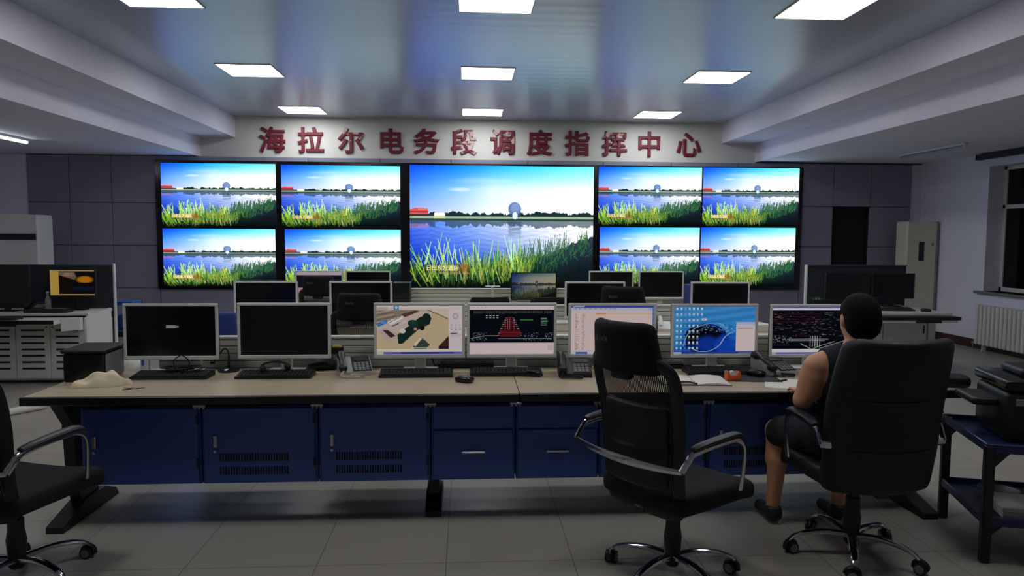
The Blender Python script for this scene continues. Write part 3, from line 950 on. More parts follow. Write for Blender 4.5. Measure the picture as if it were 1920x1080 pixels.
def pic_water():
    r = np.random.RandomState(9)
    p = Pic(250, 146, (0, 0, 0))
    V = p.V[..., None]
    p.a = mixc([(0, (70, 150, 220)), (.28, (60, 150, 225)), (.5, (30, 120, 210)), (1, (20, 70, 180))], p.V) + 10 * np.sin(p.U[..., None] * 9 + V * 40)
    p.ell(.03, .6, .1, .5, (80, 190, 220), .5, 1)
    p.ell(.40, .70, .27, .34, (14, 34, 110)); p.ell(.36, .60, .22, .2, (10, 10, 24), .9); p.ell(.42, .78, .18, .20, (20, 64, 180), .9, .7)
    p.ell(.62, .80, .14, .24, (24, 76, 200), .9, .6)
    for q in range(170):
        u = r.uniform(.30, .85); v = .34 + .22 * r.beta(2, 2) + max(0, u - .55) * .1
        p.rect(u, v, u + r.uniform(.005, .03), v + r.uniform(.005, .018), (150, 205, 240), r.uniform(.2, .7))
    pts = spline([(.20, .86, 0), (.32, .95, 0), (.45, .93, 0), (.56, .82, 0), (.63, .64, 0), (.72, .54, 0)], 8)
    for a, b in zip(pts[:-1], pts[1:]): p.line(a[0], a[1], b[0], b[1], 2, (170, 210, 240), .8)
    pts = spline([(.12, .84, 0), (.16, .62, 0), (.26, .46, 0), (.40, .37, 0), (.56, .36, 0), (.66, .48, 0)], 8)
    for a, b in zip(pts[:-1], pts[1:]): p.line(a[0], a[1], b[0], b[1], 2, (150, 200, 236), .6)
    for i in range(7):
        for j in range(8):
            if i > 5 and j > 1: continue
            u, v = .028 + i * .05, .05 + j * .118
            p.rect(u, v - .022, u + .022, v + .022, [(236, 240, 246), (200, 226, 240), (240, 226, 214)][(i * 3 + j) % 3], .95 if i != 2 else .35)
            p.rect(u - .006, v + .035, u + .028, v + .045, (226, 236, 246), .5)
    p.rect(.34, .25, .40, .29, (240, 236, 240)); p.rect(.36, .26, .375, .28, (190, 90, 120))
    p.rect(.765, .33, 1, .94, (234, 214, 214)); p.rect(.765, .33, 1, .40, (190, 200, 232)); p.rect(.78, .45, .97, .47, (150, 140, 150))
    p.rect(0, .955, 1, 1, (50, 70, 150)); p.rect(.0, .965, .1, .995, (200, 210, 230)); p.rect(.8, .965, .96, .99, (120, 110, 140))
    return p.a
def pic_amber():
    p = Pic(120, 70, (22, 18, 14))
    p.rect(0, 0, .2, 1, (196, 160, 74)); p.rect(0, 0, 1, .05, (170, 150, 100)); p.rect(0, .95, 1, 1, (190, 150, 80))
    p.poly([(.2, .08), (.55, .08), (.6, .28), (.55, .38), (.2, .20)], (120, 96, 80))
    r = np.random.RandomState(2)
    for q in range(40): p.rect(.22 + r.rand() * .32, .1 + r.rand() * .16, .25 + r.rand() * .3, .12 + r.rand() * .16, (170, 130, 110), .3)
    p.ell(.78, .38, .22, .17, (210, 130, 20), .95, .6); p.rect(.5, .5, 1, .94, (16, 14, 20)); p.rect(.5, .68, 1, .8, (22, 26, 48))
    return p.a
def pic_pink():
    p = Pic(120, 70, (26, 26, 40))
    p.rect(0, 0, 1, .12, (206, 184, 200)); p.rect(0, .62, .55, 1, (214, 164, 170)); p.rect(0, .95, 1, 1, (170, 180, 170))
    for q in range(6): p.rect(.02, .66 + q * .05, .3, .68 + q * .05, (200, 140, 150))
    return p.a

YM = 4.42
monitor(-1.793, YM, 'switched-off silver monitor beside the black box, small white mark on its screen', None, zt=1.177, stand='frame')
mk = [o for o in bpy.data.objects if o.name == 'monitor'][0]
mb = MB().rbox((0, 0, 0), (.058, .0012, .020), .0005); mb.rbox((.036, 0, 0), (.02, .0012, .012), .0005)
o = part('screen_mark', mb, M['paper'], mk, 'small white mark'); o.location = (0, .0024, .285)
monitor(-1.118, YM, 'switched-off silver monitor behind the dark keyboard with a headset on it', None)
monitor(-.293, YM, 'silver monitor showing a colour camera view of desks', pic_camera())
monitor(.281, YM, 'silver monitor showing a black track diagram with red block', pic_track(4, True))
monitor(.917, YM, 'silver monitor showing a pale document, behind the chair headrest', pic_document(), zt=1.178)
monitor(1.575, YM, 'silver monitor with blue water wallpaper and desktop icons', pic_water(), zt=1.175)
monitor(2.215, YM, 'silver monitor with dense white and red diagram by the seated person', pic_track(8, False), zt=1.172)
YM2 = 6.50
monitor(-1.80, YM2, 'dark silver-framed monitor in the middle row, above the gap of two dark front monitors', None)
monitor(-.957, YM2, 'dark silver-framed monitor in the middle row, just left of the camera view monitor', None)
monitor(1.18, YM2, 'dark silver-framed monitor in the middle row, above the pale document monitor', None)
monitor(2.36, YM2, 'dark silver-framed monitor in the middle row, above the blue wallpaper monitor', None)
YM3 = 8.58
monitor(-1.751, YM3, 'far-row silver monitor with a pinkish window on its screen', pic_pink(), zt=1.172)
monitor(-1.177, YM3, 'far-row dark silver monitor beside the one with a pinkish window', None, W=.535, zt=1.172)
monitor(1.755, YM3, 'far-row dark silver monitor of a pair, farther from the blue binder', None, W=.552, zt=1.178)
monitor(2.373, YM3, 'far-row dark silver monitor of a pair, next to the blue binder', None, zt=1.178)
monitor(.807, YM3, 'far-row black-framed monitor showing the lake at dusk', landscape(150, 84, 6, True), W=.556, H=.335, zt=1.158, frame='black', b=.012)

# ------------------------------------------------------------------ desk equipment
def keyboard_mesh(W=.44, D=.15, n=18):
    mb = MB().prism([(-D / 2, 0), (-D / 2, .014), (D / 2, .028), (D / 2, 0)], 'x', -W / 2, W / 2)
    keys = MB()
    cw = (W - .02) / n
    for r_ in range(6):
        y = -D / 2 + .012 + r_ * (D - .02) / 6
        for c_ in range(n):
            if r_ == 0 and 3 <= c_ <= 8:
                if c_ != 3: continue
                x0, x1 = -W / 2 + .01 + 3 * cw, -W / 2 + .01 + 9 * cw
            else:
                x0 = -W / 2 + .01 + c_ * cw; x1 = x0 + cw
            zb = .014 + .014 * (y + D / 2) / D
            keys.box(x0 + .0015, x1 - .0015, y, y + .0175, zb - .002, zb + .0075, .002)
    return mb, keys
kb_mb, kb_keys = keyboard_mesh()
KB = None
def keyboard(x, y, label, rz=0.0, z=.75):
    global KB
    if KB is None:
        KB = thing('keyboard', label, 'keyboard', (x, y, z), rz, 'keyboards on the desks')
        part('case', kb_mb, M['black'], KB); part('keys', kb_keys, M['keycap'], KB)
        return KB
    return dup(KB, label, (x, y, z), rz)
keyboard(-1.74, 4.30, 'black keyboard heaped with cables below the monitor with the white mark')
keyboard(-1.14, 4.30, 'black keyboard with a headset on it below the second dark monitor')
keyboard(-.305, 4.31, 'black keyboard directly below the camera view monitor', R(1))
keyboard(.24, 4.335, 'black keyboard directly below the red and black track diagram')
keyboard(1.58, 4.33, 'black keyboard below the blue wallpaper monitor', R(-1))

def mouse_mb(L=.11, W=.062, H=.036):
    def f(x, y, z):
        k = 1 - .35 * (y / (L / 2)) ** 2
        return (x * (1 - .12 * (y / (L / 2))), y, z * (k if z > 0 else 1))
    return MB().rbox((0, 0, H / 2), (W, L, H), .016, 4, f)
MOUSE = None
def mouse(x, y, rz, label, z=.75):
    global MOUSE
    if MOUSE is None:
        MOUSE = thing('computer_mouse', label, 'mouse', (x, y, z), rz, 'computer mice')
        part('shell', mouse_mb(), M['blackgloss'], MOUSE)
        part('wheel', MB().cyl((-.004, .028, .031), (.004, .028, .031), .008, n=12), M['greykey'], MOUSE)
        return MOUSE
    return dup(MOUSE, label, (x, y, z), rz)
mouse(-.015, 4.10, R(62), 'dark mouse lying alone on the worktop below the camera view monitor')
mouse(.40, 4.265, R(75), 'black mouse leaning against the end of the keyboard under the track diagram')
mouse(1.765, 4.215, R(40), 'black mouse on the dark mat under the blue wallpaper monitor', .7535)

def desk_phone(x, y, rz, label, coil, mats):
    t = thing('desk_phone', label, 'telephone', (x, y, .75), rz, 'desk telephones')
    body, face = mats
    mb = MB().prism([(-.10, 0), (-.10, .022), (.10, .085), (.105, .08), (.105, 0)], 'x', -.10, .10)
    part('body', mb, M[body], t)
    sl = math.atan2(.063, .20)
    F = Matrix.Translation((.035, 0, .0535 + .002)) @ Matrix.Rotation(sl, 4, 'X')
    mb = MB(); mb.M = F
    mb.box(-.052, .06, -.095, .10, -.002, .0015, .001)
    part('face_plate', mb, M[face], t)
    mb = MB(); mb.M = F
    mb.box(-.040, .050, .035, .088, .0012, .004, .001)
    part('display', mb, M['lcd'], t)
    mb = MB(); mb.M = F
    for i in range(4):
        for j in range(5): mb.box(-.042 + i * .024, -.024 + i * .024, -.085 + j * .021, -.070 + j * .021, .001, .005, .001)
    part('keypad', mb, M['greykey'] if face == 'black' else M['black'], t)
    hp = [(-.075, -.105, .045), (-.075, -.08, .062), (-.075, 0, .082), (-.075, .08, .115), (-.075, .105, .108)]
    mb = MB().tube(spline(hp, 5), .019, .012, 10)
    mb.rbox((-.075, -.085, .048), (.05, .055, .034), .014, 2); mb.rbox((-.075, .09, .095), (.05, .055, .036), .014, 2)
    hs = part('handset', mb, M['black'], t)
    pts = []
    path = spline([(-.075, -.115, .03), (-.09, -.14, .012), (-.05, -.165, .012), (.01, -.17, .012), (.035, -.145, .012), (0, -.125, .012), (-.03, -.12, .014)], 30)
    for i, q in enumerate(path):
        a = i * 1.1
        pts.append(q + Vector((math.cos(a) * .006, math.sin(a) * .003, math.sin(a) * .006)))
    part('coil_cord', MB().tube(pts, .0028, n=5), M[coil], hs, ('cream' if coil == 'cord' else 'black') + ' coiled cord')
    return t
desk_phone(-.69, 4.40, R(14), 'black desk telephone with cream coiled cord left of the camera view monitor', 'cord', ('silverrim', 'black'))
desk_phone(.66, 4.31, R(-4), 'all-black desk telephone beside the empty high-back chair', 'blackcord', ('black', 'black'))
desk_phone(1.93, 4.33, R(12), 'black desk telephone between blue wallpaper monitor and the seated person', 'blackcord', ('silverrim', 'black'))

# black box, cloth, keys
t = thing('box', 'black box with a dark overhanging lid at the left end of the front desk', 'box', (-2.185, 4.30, .75), R(3))
part('body', MB().box(-.115, .105, -.13, .15, 0, .165, .008), M['blackgloss'], t)
part('lid', MB().box(-.125, .115, -.14, .165, .165, .187, .008), M['black'], t)
part('side_plate', MB().box(.1055, .110, -.11, .13, .012, .155, .002), M['greykey'], t)

def cloth_mesh():
    r = np.random.RandomState(4)
    n, m_ = 30, 16
    P, Q = [], []
    for i in range(n):
        u = i / (n - 1); row, row2 = [], []
        for j in range(m_):
            v = j / (m_ - 1)
            wdt = .055 * (math.sin(math.pi * min(1, u * 1.15 + .03)) ** .5) + .018
            x = (u - .5) * .30
            y = (v - .5) * 2 * wdt + .02 * math.sin(u * 5) + u * .05
            e = max(0, 1 - (2 * v - 1) ** 2) ** .5 * max(0, 1 - (2 * u - 1) ** 4) ** .5
            z = e * (.045 + .034 * math.exp(-((u - .55) / .16) ** 2) + .013 * math.sin(u * 17 + v * 4) + .010 * math.sin(v * 13 + u * 6))
            row.append((x, y, max(.0005, z))); row2.append((x, y, 0.0))
        P.append(row); Q.append(row2)
    mb = MB().sheet(P)
    nv = n * m_
    mb.add([p for row in Q for p in row], [tuple(reversed(f)) for f in mb.f])
    ring = [i * m_ for i in range(n)] + [(n - 1) * m_ + j for j in range(1, m_)] + [i * m_ + m_ - 1 for i in range(n - 2, -1, -1)] + [j for j in range(m_ - 2, 0, -1)]
    for a, b in zip(ring, ring[1:] + ring[:1]): mb.f.append((a, b, nv + b, nv + a)); mb.mi.append(0)
    return mb
single('cloth', cloth_mesh(), M['cloth'], 'crumpled beige cloth on the front desk beside the black box', 'cloth', (-2.03, 4.055, .7502), R(8), sharp=80)
t = thing('key_bunch', 'small bunch of dark keys on the worktop right of the beige cloth', 'keys', (-1.82, 3.975, .75), R(10))
part('ring', MB().tube([(.012 * math.cos(a), .012 * math.sin(a), .003) for a in [k * math.pi / 8 for k in range(16)]], .0016, n=6, closed=True), M['steel'], t)
for a in (20, 160, 200):
    mb = MB(); mb.M = Matrix.Rotation(R(a), 4, 'Z') @ Matrix.Translation((.010, 0, .0005 + .0025 * (a == 160)))
    mb.box(0, .020, -.009, .009, 0, .002, .0008); mb.box(.018, .045, -.003, .003, 0, .002, .0006)
    part('key', mb, M['black'], t)

t = thing('microphone', 'black gooseneck microphone on round base between the two dark front monitors', 'microphone', (-1.475, 4.48, .75))
part('base', MB().lathe([(0, 0), (.062, 0), (.064, .008), (.05, .018), (.012, .03), (0, .031)], n=28), M['blackgloss'], t)
part('gooseneck', MB().tube(spline([(0, 0, .026), (.004, 0, .08), (-.002, 0, .125), (-.02, -.01, .142), (-.05, -.02, .105), (-.075, -.03, .068)], 8), [.009 - .004 * min(1, i / 12) for i in range(41)], n=8), M['black'], t)
part('capsule', MB().rbox((-.084, -.034, .060), (.030, .018, .018), .008, 2), M['black'], t)
part('button', MB().lathe([(0, .02), (.010, .02), (.009, .027), (0, .028)], (.0, -.035, -.004), 12), M['steel'], t, 'bright round button')

mb = MB()
r = random.Random(5)
for q in range(5):
    p = [(r.uniform(-.12, .12), r.uniform(-.05, .05), r.uniform(.006, .035)) for _ in range(7)]
    mb.tube(spline(p, 6), .0035, n=6)
mb.tube(spline([(-.03, 0, .01), (-.045, .0, .06), (0, .0, .095), (.045, 0, .06), (.03, 0, .01)], 6), .0035, n=6)
single('cable_heap', mb, M['blackcord'], 'tangle of black cables with a standing loop on the keyboard', 'cables', (-1.70, 4.33, .780), group=None)['kind'] = 'stuff'
# headset
t = thing('headset', 'black headset lying on the keyboard below the second dark monitor', 'headset', (-1.15, 4.32, .785), R(20))
part('headband', MB().tube(spline([(-.07, 0, .02), (-.06, .06, .03), (0, .09, .036), (.06, .06, .03), (.07, 0, .02)], 6), .011, .005, 8), M['black'], t)
for s_ in (-1, 1): part('ear_cup', MB().rbox((s_ * .07, -.01, .018), (.035, .06, .036), .015, 2), M['black'], t)
def f_bag(x, y, z): return (x, y, z * (1 - .5 * (x / .09) ** 2) if z > 0 else z)
single('pouch', MB().rbox((0, 0, .032), (.18, .09, .064), .03, 5, f_bag), M['leather'], 'black rounded pouch behind the second dark monitor, near the cup', 'pouch', (-.905, 4.52, .75), R(8))
t = thing('tea_cup', 'clear cup with a black band and yellow sponge on top beside a telephone', 'cup', (-.822, 4.545, .75))
part('body', MB().lathe([(0, 0), (.034, 0), (.038, .10), (.035, .10), (.031, .006), (0, .006)], n=24), M['clear'], t)
part('band', MB().lathe([(.0385, .10), (.041, .10), (.042, .14), (.036, .14), (.0385, .10)], n=24), M['black'], t)
part('sponge', MB().rbox((0, 0, .14), (.06, .06, .022), .01, 3), M['yellow'], t)
t = thing('power_strip', 'long black power strip behind the gap under the track diagram monitor', 'power strip', (-.0, 4.557, .75))
part('case', MB().box(-.17, .17, -.025, .025, 0, .038, .006), M['black'], t)
mb = MB()
for q in range(5): mb.box(-.14 + q * .065, -.10 + q * .065, -.015, .015, .037, .0395, .001)
part('sockets', mb, M['greykey'], t)
part('cable', MB().tube(spline([(-.17, 0, .02), (-.2, .0, .012), (-.22, .01, .05), (-.235, .015, .12)], 6), .004, n=6), M['blackcord'], t)
t = thing('power_adapter', 'black power adapter brick left of the blue wallpaper monitor foot', 'adapter', (1.32, 4.50, .75))
part('case', MB().rbox((0, 0, .018), (.15, .06, .036), .008), M['black'], t)
part('lead', MB().tube(spline([(.075, 0, .015), (.09, .02, .006), (.10, .04, .006)], 6), .003, n=6), M['blackcord'], t)

t = thing('notebook', 'open white notebook with a brown edge on the worktop right of the empty chair', 'notebook', (1.33, 4.09, .75), R(-6))
def leafs(x0, x1):
    P = []
    for i in range(9):
        u = i / 8
        x = x0 + (x1 - x0) * u
        z = .004 + .010 * math.sin(math.pi * min(1, abs(x) / .20)) ** 1
        P.append([(x, y, z) for y in (-.13, 0, .13)])
    return P
part('cover', MB().box(-.20, .20, -.135, .135, 0, .003, .001), M['kraft'], t)
for a, b in ((-.195, -.002), (.002, .195)):
    P = leafs(a, b); mb = MB().sheet(P)
    n0 = len(mb.v)
    mb.add([(p[0], p[1], .0032) for row in P for p in row], [tuple(reversed(f)) for f in mb.f])
    ring = [i * 3 for i in range(9)] + [25, 26] + [i * 3 + 2 for i in range(7, -1, -1)] + [1]
    for a2, b2 in zip(ring, ring[1:] + ring[:1]): mb.f.append((a2, b2, n0 + b2, n0 + a2)); mb.mi.append(0)
    part('pages', mb, M['paper'], t)
part('tab', MB().tube(spline([(-.16, -.145, .0075), (-.12, -.15, .018), (-.06, -.142, .022), (0, -.136, .010)], 5), .006, n=6), M['kraft'], t, 'curled brown corner')
single('mouse_mat', MB().box(-.17, .17, -.12, .12, 0, .0035, .0012), M['rubber'], 'dark flat mouse mat under the orange tape dispenser', 'mat', (1.70, 4.165, .75), R(-8))
t = thing('tape_dispenser', 'small orange tape dispenser on the dark mat', 'tape dispenser', (1.575, 4.10, .7535), R(15))
mb = MB().prism([(-.045, 0), (-.045, .05), (-.034, .056), (-.026, .028), (.02, .024), (.034, .052), (.046, .048), (.046, 0)], 'y', -.018, .018)
part('body', mb, M['orange'], t)
part('tape_roll', MB().cyl((0, -.013, .032), (0, .013, .032), .022, n=20), M['cream'], t)
part('cutter', MB().box(-.047, -.044, -.014, .014, .045, .058), M['steel'], t)
single('paper_sheet', MB().box(-.105, .105, -.148, .148, 0, .0012), M['paper'], 'white paper sheet at the desk edge left of the seated person, pen on it', 'paper', (1.84, 3.99, .7501), R(-22))
t = thing('pen', 'dark pen lying on the white paper sheet by the seated person', 'pen', (1.845, 4.05, .7514), R(25))
part('barrel', MB().tube([(-.05, 0, .005), (.05, 0, .005)], .005, n=10), M['black'], t)
part('tip', MB().tube([(.05, 0, .005), (.064, 0, .005)], [.005, .001], n=10), M['steel'], t)
single('paper_sheet', MB().box(-.105, .105, -.148, .148, 0, .006, .001), M['paper'], 'white paper stack at the right end of the front desk, by the trolley', 'paper', (2.70, 4.06, .7501), R(12))
t = thing('adapter_box', 'rounded black device with cables at the right end of the front desk', 'device', (2.775, 3.90, .75), R(-15))
part('case', MB().rbox((0, 0, .034), (.20, .13, .068), .028, 4), M['leather'], t)
for q in range(2):
    part('lead', MB().tube(spline([(-.10, -.01 + .02 * q, .03 - .012 * q), (-.16, -.03 + .02 * q, .022 - .01 * q), (-.24, -.02, .012)], 6), .004, n=6), M['blackcord'], t)
mb = MB().tube(spline([(0, 0, 0), (.06, -.02, -.03), (.14, -.03, -.025), (.24, -.01, .0)], 6), .003, n=6)
mb.tube(spline([(.1, -.02, -.03), (.17, -.02, -.06), (.22, 0, -.12)], 6), .0025, n=6)
single('hanging_cable', mb, M['blackcord'], 'thin black cable hanging below the right end of the front desk', 'cable', (2.57, 3.95, .700))

# things on the middle and far rows
single('paper_stack', MB().box(-.085, .085, -.12, .12, 0, .05, .003).box(-.07, .08, -.11, .10, .05, .062, .002), M['paper'], 'stack of white papers on the middle row, beside the seated person screen', 'paper', (2.66, 6.33, .75), R(10))
t = thing('storage_box', 'pale grey box on the middle row, between the track and document monitors', 'box', (.84, 6.36, .75))
part('body', MB().box(-.075, .075, -.09, .09, 0, .065, .004), M['white'], t); part('lid', MB().box(-.078, .078, -.093, .093, .0655, .082, .003), M['bezel'], t)
t = thing('handset_phone', 'white telephone on the middle row, left of the blue wallpaper monitor', 'telephone', (1.79, 6.36, .75), R(-12))
part('body', MB().prism([(-.09, 0), (-.09, .02), (.09, .07), (.09, 0)], 'x', -.06, .06), M['white'], t)
part('handset', MB().tube(spline([(-.03, -.09, .05), (-.03, -.06, .075), (-.03, .05, .11), (-.03, .09, .105)], 5), .018, .012, 8), M['white'], t)
t = thing('binder', 'blue binder standing on the far row beside the last dark monitor', 'binder', (2.735, 8.60, .75))
part('cover', MB().box(-.04, .04, -.12, .12, 0, .26, .004), M['bluefabric'], t); part('label_patch', MB().box(-.02, .02, -.122, -.1195, .14, .22), M['paper'], t)
t = thing('computer_tower', 'black computer tower at the far row under the gap left of the huge display', 'computer', (-.775, 8.56, .75))
part('case', MB().box(-.10, .10, -.10, .16, 0, .285, .006), M['black'], t)
mb = MB()
for q in range(3): mb.box(-.085, .085, -.102, -.0995, .17 + q * .035, .20 + q * .035)
part('drive_covers', mb, M['blackgloss'], t)
t = thing('laptop_stand', 'small pale stand beside the dusk lake monitor on the far row', 'stand', (.31, 8.62, .75))
part('plate', MB().box(-.09, .09, -.06, .06, .232, .238, .002), M['bezel'], t); part('post', MB().box(-.012, .012, -.012, .012, 0, .2325), M['bezel'], t); part('foot', MB().box(-.06, .06, -.05, .05, 0, .006), M['bezel'], t)

# ------------------------------------------------------------------ chairs
def arm_path(sx, hw, ex=False):
    if ex:
        return spline([(sx * hw, -.215, .640), (sx * (hw + .002), -.20, .665), (sx * (hw + .004), -.16, .712), (sx * (hw + .004), -.02, .73), (sx * (hw + .003), .06, .722), (sx * (hw - .002), .105, .68), (sx * (hw - .015), .125, .58), (sx * (hw - .03), .135, .475)], 6)
    return spline([(sx * hw, -.335, .652), (sx * (hw + .004), -.30, .69), (sx * (hw + .005), -.25, .722), (sx * (hw + .005), -.05, .735), (sx * (hw + .004), .04, .728), (sx * (hw - .002), .095, .68), (sx * (hw - .018), .115, .58), (sx * (hw - .035), .125, .475)], 6)
def star_base(t, n=5, a0=0.0, R0=.305):
    for k in range(n):
        a = a0 + 2 * math.pi * k / n
        Q = Matrix.Rotation(a, 4, 'Z')
        mb = MB(); mb.M = Q
        mb.tube(spline([(.02, 0, .105), (.12, 0, .118), (.22, 0, .108), (.28, 0, .088), (R0, 0, .066)], 4), [.026 - .012 * i / 16 for i in range(17)], .016, 10)
        lg = part('leg', mb, M['chrome'], t)
        mb = MB(); mb.M = Matrix.Translation((R0 * math.cos(a), R0 * math.sin(a), 0)) @ Matrix.Rotation(a + .9 + k * 1.3, 4, 'Z')
        for s_ in (-1, 1):
            mb.tube([(0.012, s_ * .010, .029), (0.012, s_ * .026, .029)], .029, n=20)
        mb.tube(spline([(-.022, 0, .024), (-.018, 0, .05), (.006, 0, .062), (.03, 0, .052), (.04, 0, .032)], 4), .014, .012, 8)
        mb.cyl((0, 0, .05), (0, 0, .075), .007, n=8)
        mb.k = 1
        for s_ in (-1, 1):
            mb.tube([(.012, s_ * .0262, .029), (.012, s_ * .0275, .029)], .021, n=18)
        part('caster', mb, [M['black'], M['greykey']], lg, 'black twin-wheel caster')
    part('gas_column', MB().lathe([(.0, .06), (.026, .06), (.036, .075), (.036, .098), (.032, .10), (.036, .11), (.042, .20), (.034, .25), (.034, .30), (.026, .305), (.026, .40), (0, .40)], n=24), [M['black']], t)
def back_curve(z):                    # y of the backrest front at height z
    return np.interp(z, [.42, .60, .80, 1.0, 1.25], [-.225, -.258, -.275, -.325, -.40])

def make_chair(kind, label, loc, rz, a0=0.0, group=None):
    t = thing('office_chair', label, 'chair', loc, rz, group)
    star_base(t, a0=a0)
    hw = .312 if kind == 'executive' else .31
    seatm = {'tan': 'tanseat', 'blue': 'bluefabric', 'mesh': 'fabric', 'executive': 'leather', 'low': 'fabric'}[kind]
    def fs(x, y, z):
        dz = -.035 * max(0, (y - .16) / .12) ** 2 + .012 * (x / .25) ** 2
        return (x * (1 - .06 * max(0, -y / .26)), y, z + dz)
    part('seat', MB().rbox((0, .02, .44), (.52, .52, .095), .04, 8, fs), M[seatm], t)
    part('mechanism', MB().box(-.10, .10, -.12, .12, .365, .405, .012).box(-.03, .03, -.24, -.08, .375, .400, .006), M['black'], t)
    bm = {'tan': 'leather', 'blue': 'bluefabric', 'mesh': 'fabric', 'executive': 'leather', 'low': 'fabric'}[kind]
    if kind == 'mesh':
        o = [(-.15, .405), (-.195, .44), (-.205, .60), (-.215, .80), (-.225, .97), (-.205, 1.045), (-.13, 1.075), (0, 1.08)]
        ring = o + [(-x, z) for x, z in reversed(o[:-1])]
        pts = spline([(x, float(back_curve(z)) - .012 + .05 * (x / .22) ** 2, z) for x, z in ring], 4, True)
        fr = part('backrest', MB().tube(pts, .030, .019, 10, True, up=(0, 1, 0)), M['black'], t)
        P = []
        for i in range(15):
            z = .41 + .65 * i / 14
            hx = float(np.interp(z, [.41, .6, .8, .97, 1.06], [.165, .20, .21, .22, .19]))
            P.append([(hx * (2 * j / 10 - 1), float(back_curve(z)) - .012 + .05 * (hx * (2 * j / 10 - 1) / .22) ** 2, z) for j in range(11)])
        part('net_panel', MB().sheet(P), M['net'], fr, 'see-through black net')
        def fl(x, y, z): return (x, y + .045 * (x / .2) ** 2, z)
        part('lumbar_pad', MB().rbox((0, -.298, .70), (.36, .035, .36), .017, 6, fl), M['black'], t)
        def fh(x, y, z): return (x * (1 - .10 * (z / .13)), y + .06 * (x / .17) ** 2 - .16 * z, z)
        hd = part('headrest', MB().rbox((0, -.392, 1.13), (.345, .075, .225), .034, 6, fh), M['fabric'], t)
        mb = MB()
        for q, (a, b) in enumerate(((0, .014), (.018, .026), (.03, .042), (.046, .05), (.054, .066))):
            mb.box(-.085 + a, -.085 + b, -.436, -.4325, 1.155 - .003 * (q % 2), 1.178 - .004 * (q % 3))
        part('logo', mb, M['logo'], hd, 'faint pale maker mark')
        part('headrest_bracket', MB().box(-.05, .05, -.385, -.335, .99, 1.08, .01), M['black'], t)
    else:
        top = {'executive': 1.15, 'low': .96, 'blue': 1.04, 'tan': .96}[kind]
        wd = {'executive': .57, 'low': .46, 'blue': .44, 'tan': .46}[kind]
        H = top - .40
        th = .10 if kind == 'executive' else .06
        def fb(x, y, z):
            zz = z + (top + .40) / 2
            return (x * (1 - .10 * max(0, z / (H / 2)) ** 2 - .05 * max(0, -z / (H / 2))), y + float(back_curve(zz)) - .02 + .07 * (x / .25) ** 2, z)
        bk = part('backrest', MB().rbox((0, 0, (top + .40) / 2), (wd, th, H), th * .48, 8, fb), M[bm], t)
        if kind == 'executive':
            mb = MB()
            for z in (.62, .86):
                mb.tube([(x, float(back_curve(z)) - .072 + .07 * (x / .25) ** 2, z) for x in np.linspace(-.22, .22, 9)], .0035, n=6)
                part('seam_piping', mb, M['black'], bk); mb = MB()
    for s_ in (-1, 1):
        ap = arm_path(s_, hw, kind == 'executive')
        ar = part('armrest', MB().tube(ap, .017, .009, 8, up=(s_, 0, .2)), M['chrome'], t, 'chrome armrest loop')
        P = [p + Vector((0, 0, .016)) for p in ap[11:27]]
        part('arm_pad', MB().tube(P, [.018 + .008 * math.sin(math.pi * i / (len(P) - 1)) ** .5 for i in range(len(P))], .016, 10), M['black'], ar, 'black arm pad')
    if kind == 'executive':
        for s_ in (-1, 1):
            part('arm_bracket', MB().tube([(s_ * hw, -.215, .640), (s_ * .27, -.225, .638), (s_ * .20, -.25, .636)], .017, .008, 10, up=(0, 1, 0)), M['chrome'], t, 'chrome bracket')
        return t
    P = spline([(-hw, -.335, .652), (-hw * .55, -.362, .645), (0, -.372, .642), (hw * .55, -.362, .645), (hw, -.335, .652)], 6)
    part('crossbar', MB().tube(P, [.019 - .008 * abs(i - 12) / 12 for i in range(25)], .008, 10, up=(0, 1, 0)), M['chrome'], t, 'curved chrome bar')
    return t
A = make_chair('mesh', 'empty high-back black net chair with headrest in front of the document monitor', (.965, 3.20, 0), R(-56), R(-12), 'high-back net chairs with headrest')
make_chair('executive', 'wide black leather chair the person sits on', (1.94, 3.39, 0), R(3), R(25))
G2 = 'high-back net chairs with headrest'
dup(A, 'black chair cut by the photo edge, at the left end of the front desk', (-2.07, 3.33, 0), R(-14), G2, (1, 1, .965))
dup(A, 'black chair with headrest in front of the dark middle-row monitor beside the camera view', (-.745, 5.66, 0), R(-8), G2, (1, 1, .945))
dup(A, 'black chair with headrest covering a corner of the dark monitor above the document screen', (1.33, 5.64, 0), R(-26), G2, (1, 1, .985))
dup(A, 'black chair with headrest in front of the far monitor with pinkish window', (-1.44, 7.76, 0), R(-14), G2, (1, 1, .95))
L = make_chair('low', 'low-backed black chair far behind the track diagram monitor, rounded top showing', (.17, 7.70, 0), R(15), 0, 'low-backed black chairs')
dup(L, 'low-backed black chair in front of the dusk lake monitor', (.92, 7.70, 0), R(-2), 'low-backed black chairs')
make_chair('blue', 'blue fabric chair showing between the two dark front monitors', (-1.74, 5.58, 0), R(-20), 0)
make_chair('tan', 'chair with tan seat in front of the white louvred workstation', (-4.86, 7.10, 0), R(-60), R(10))

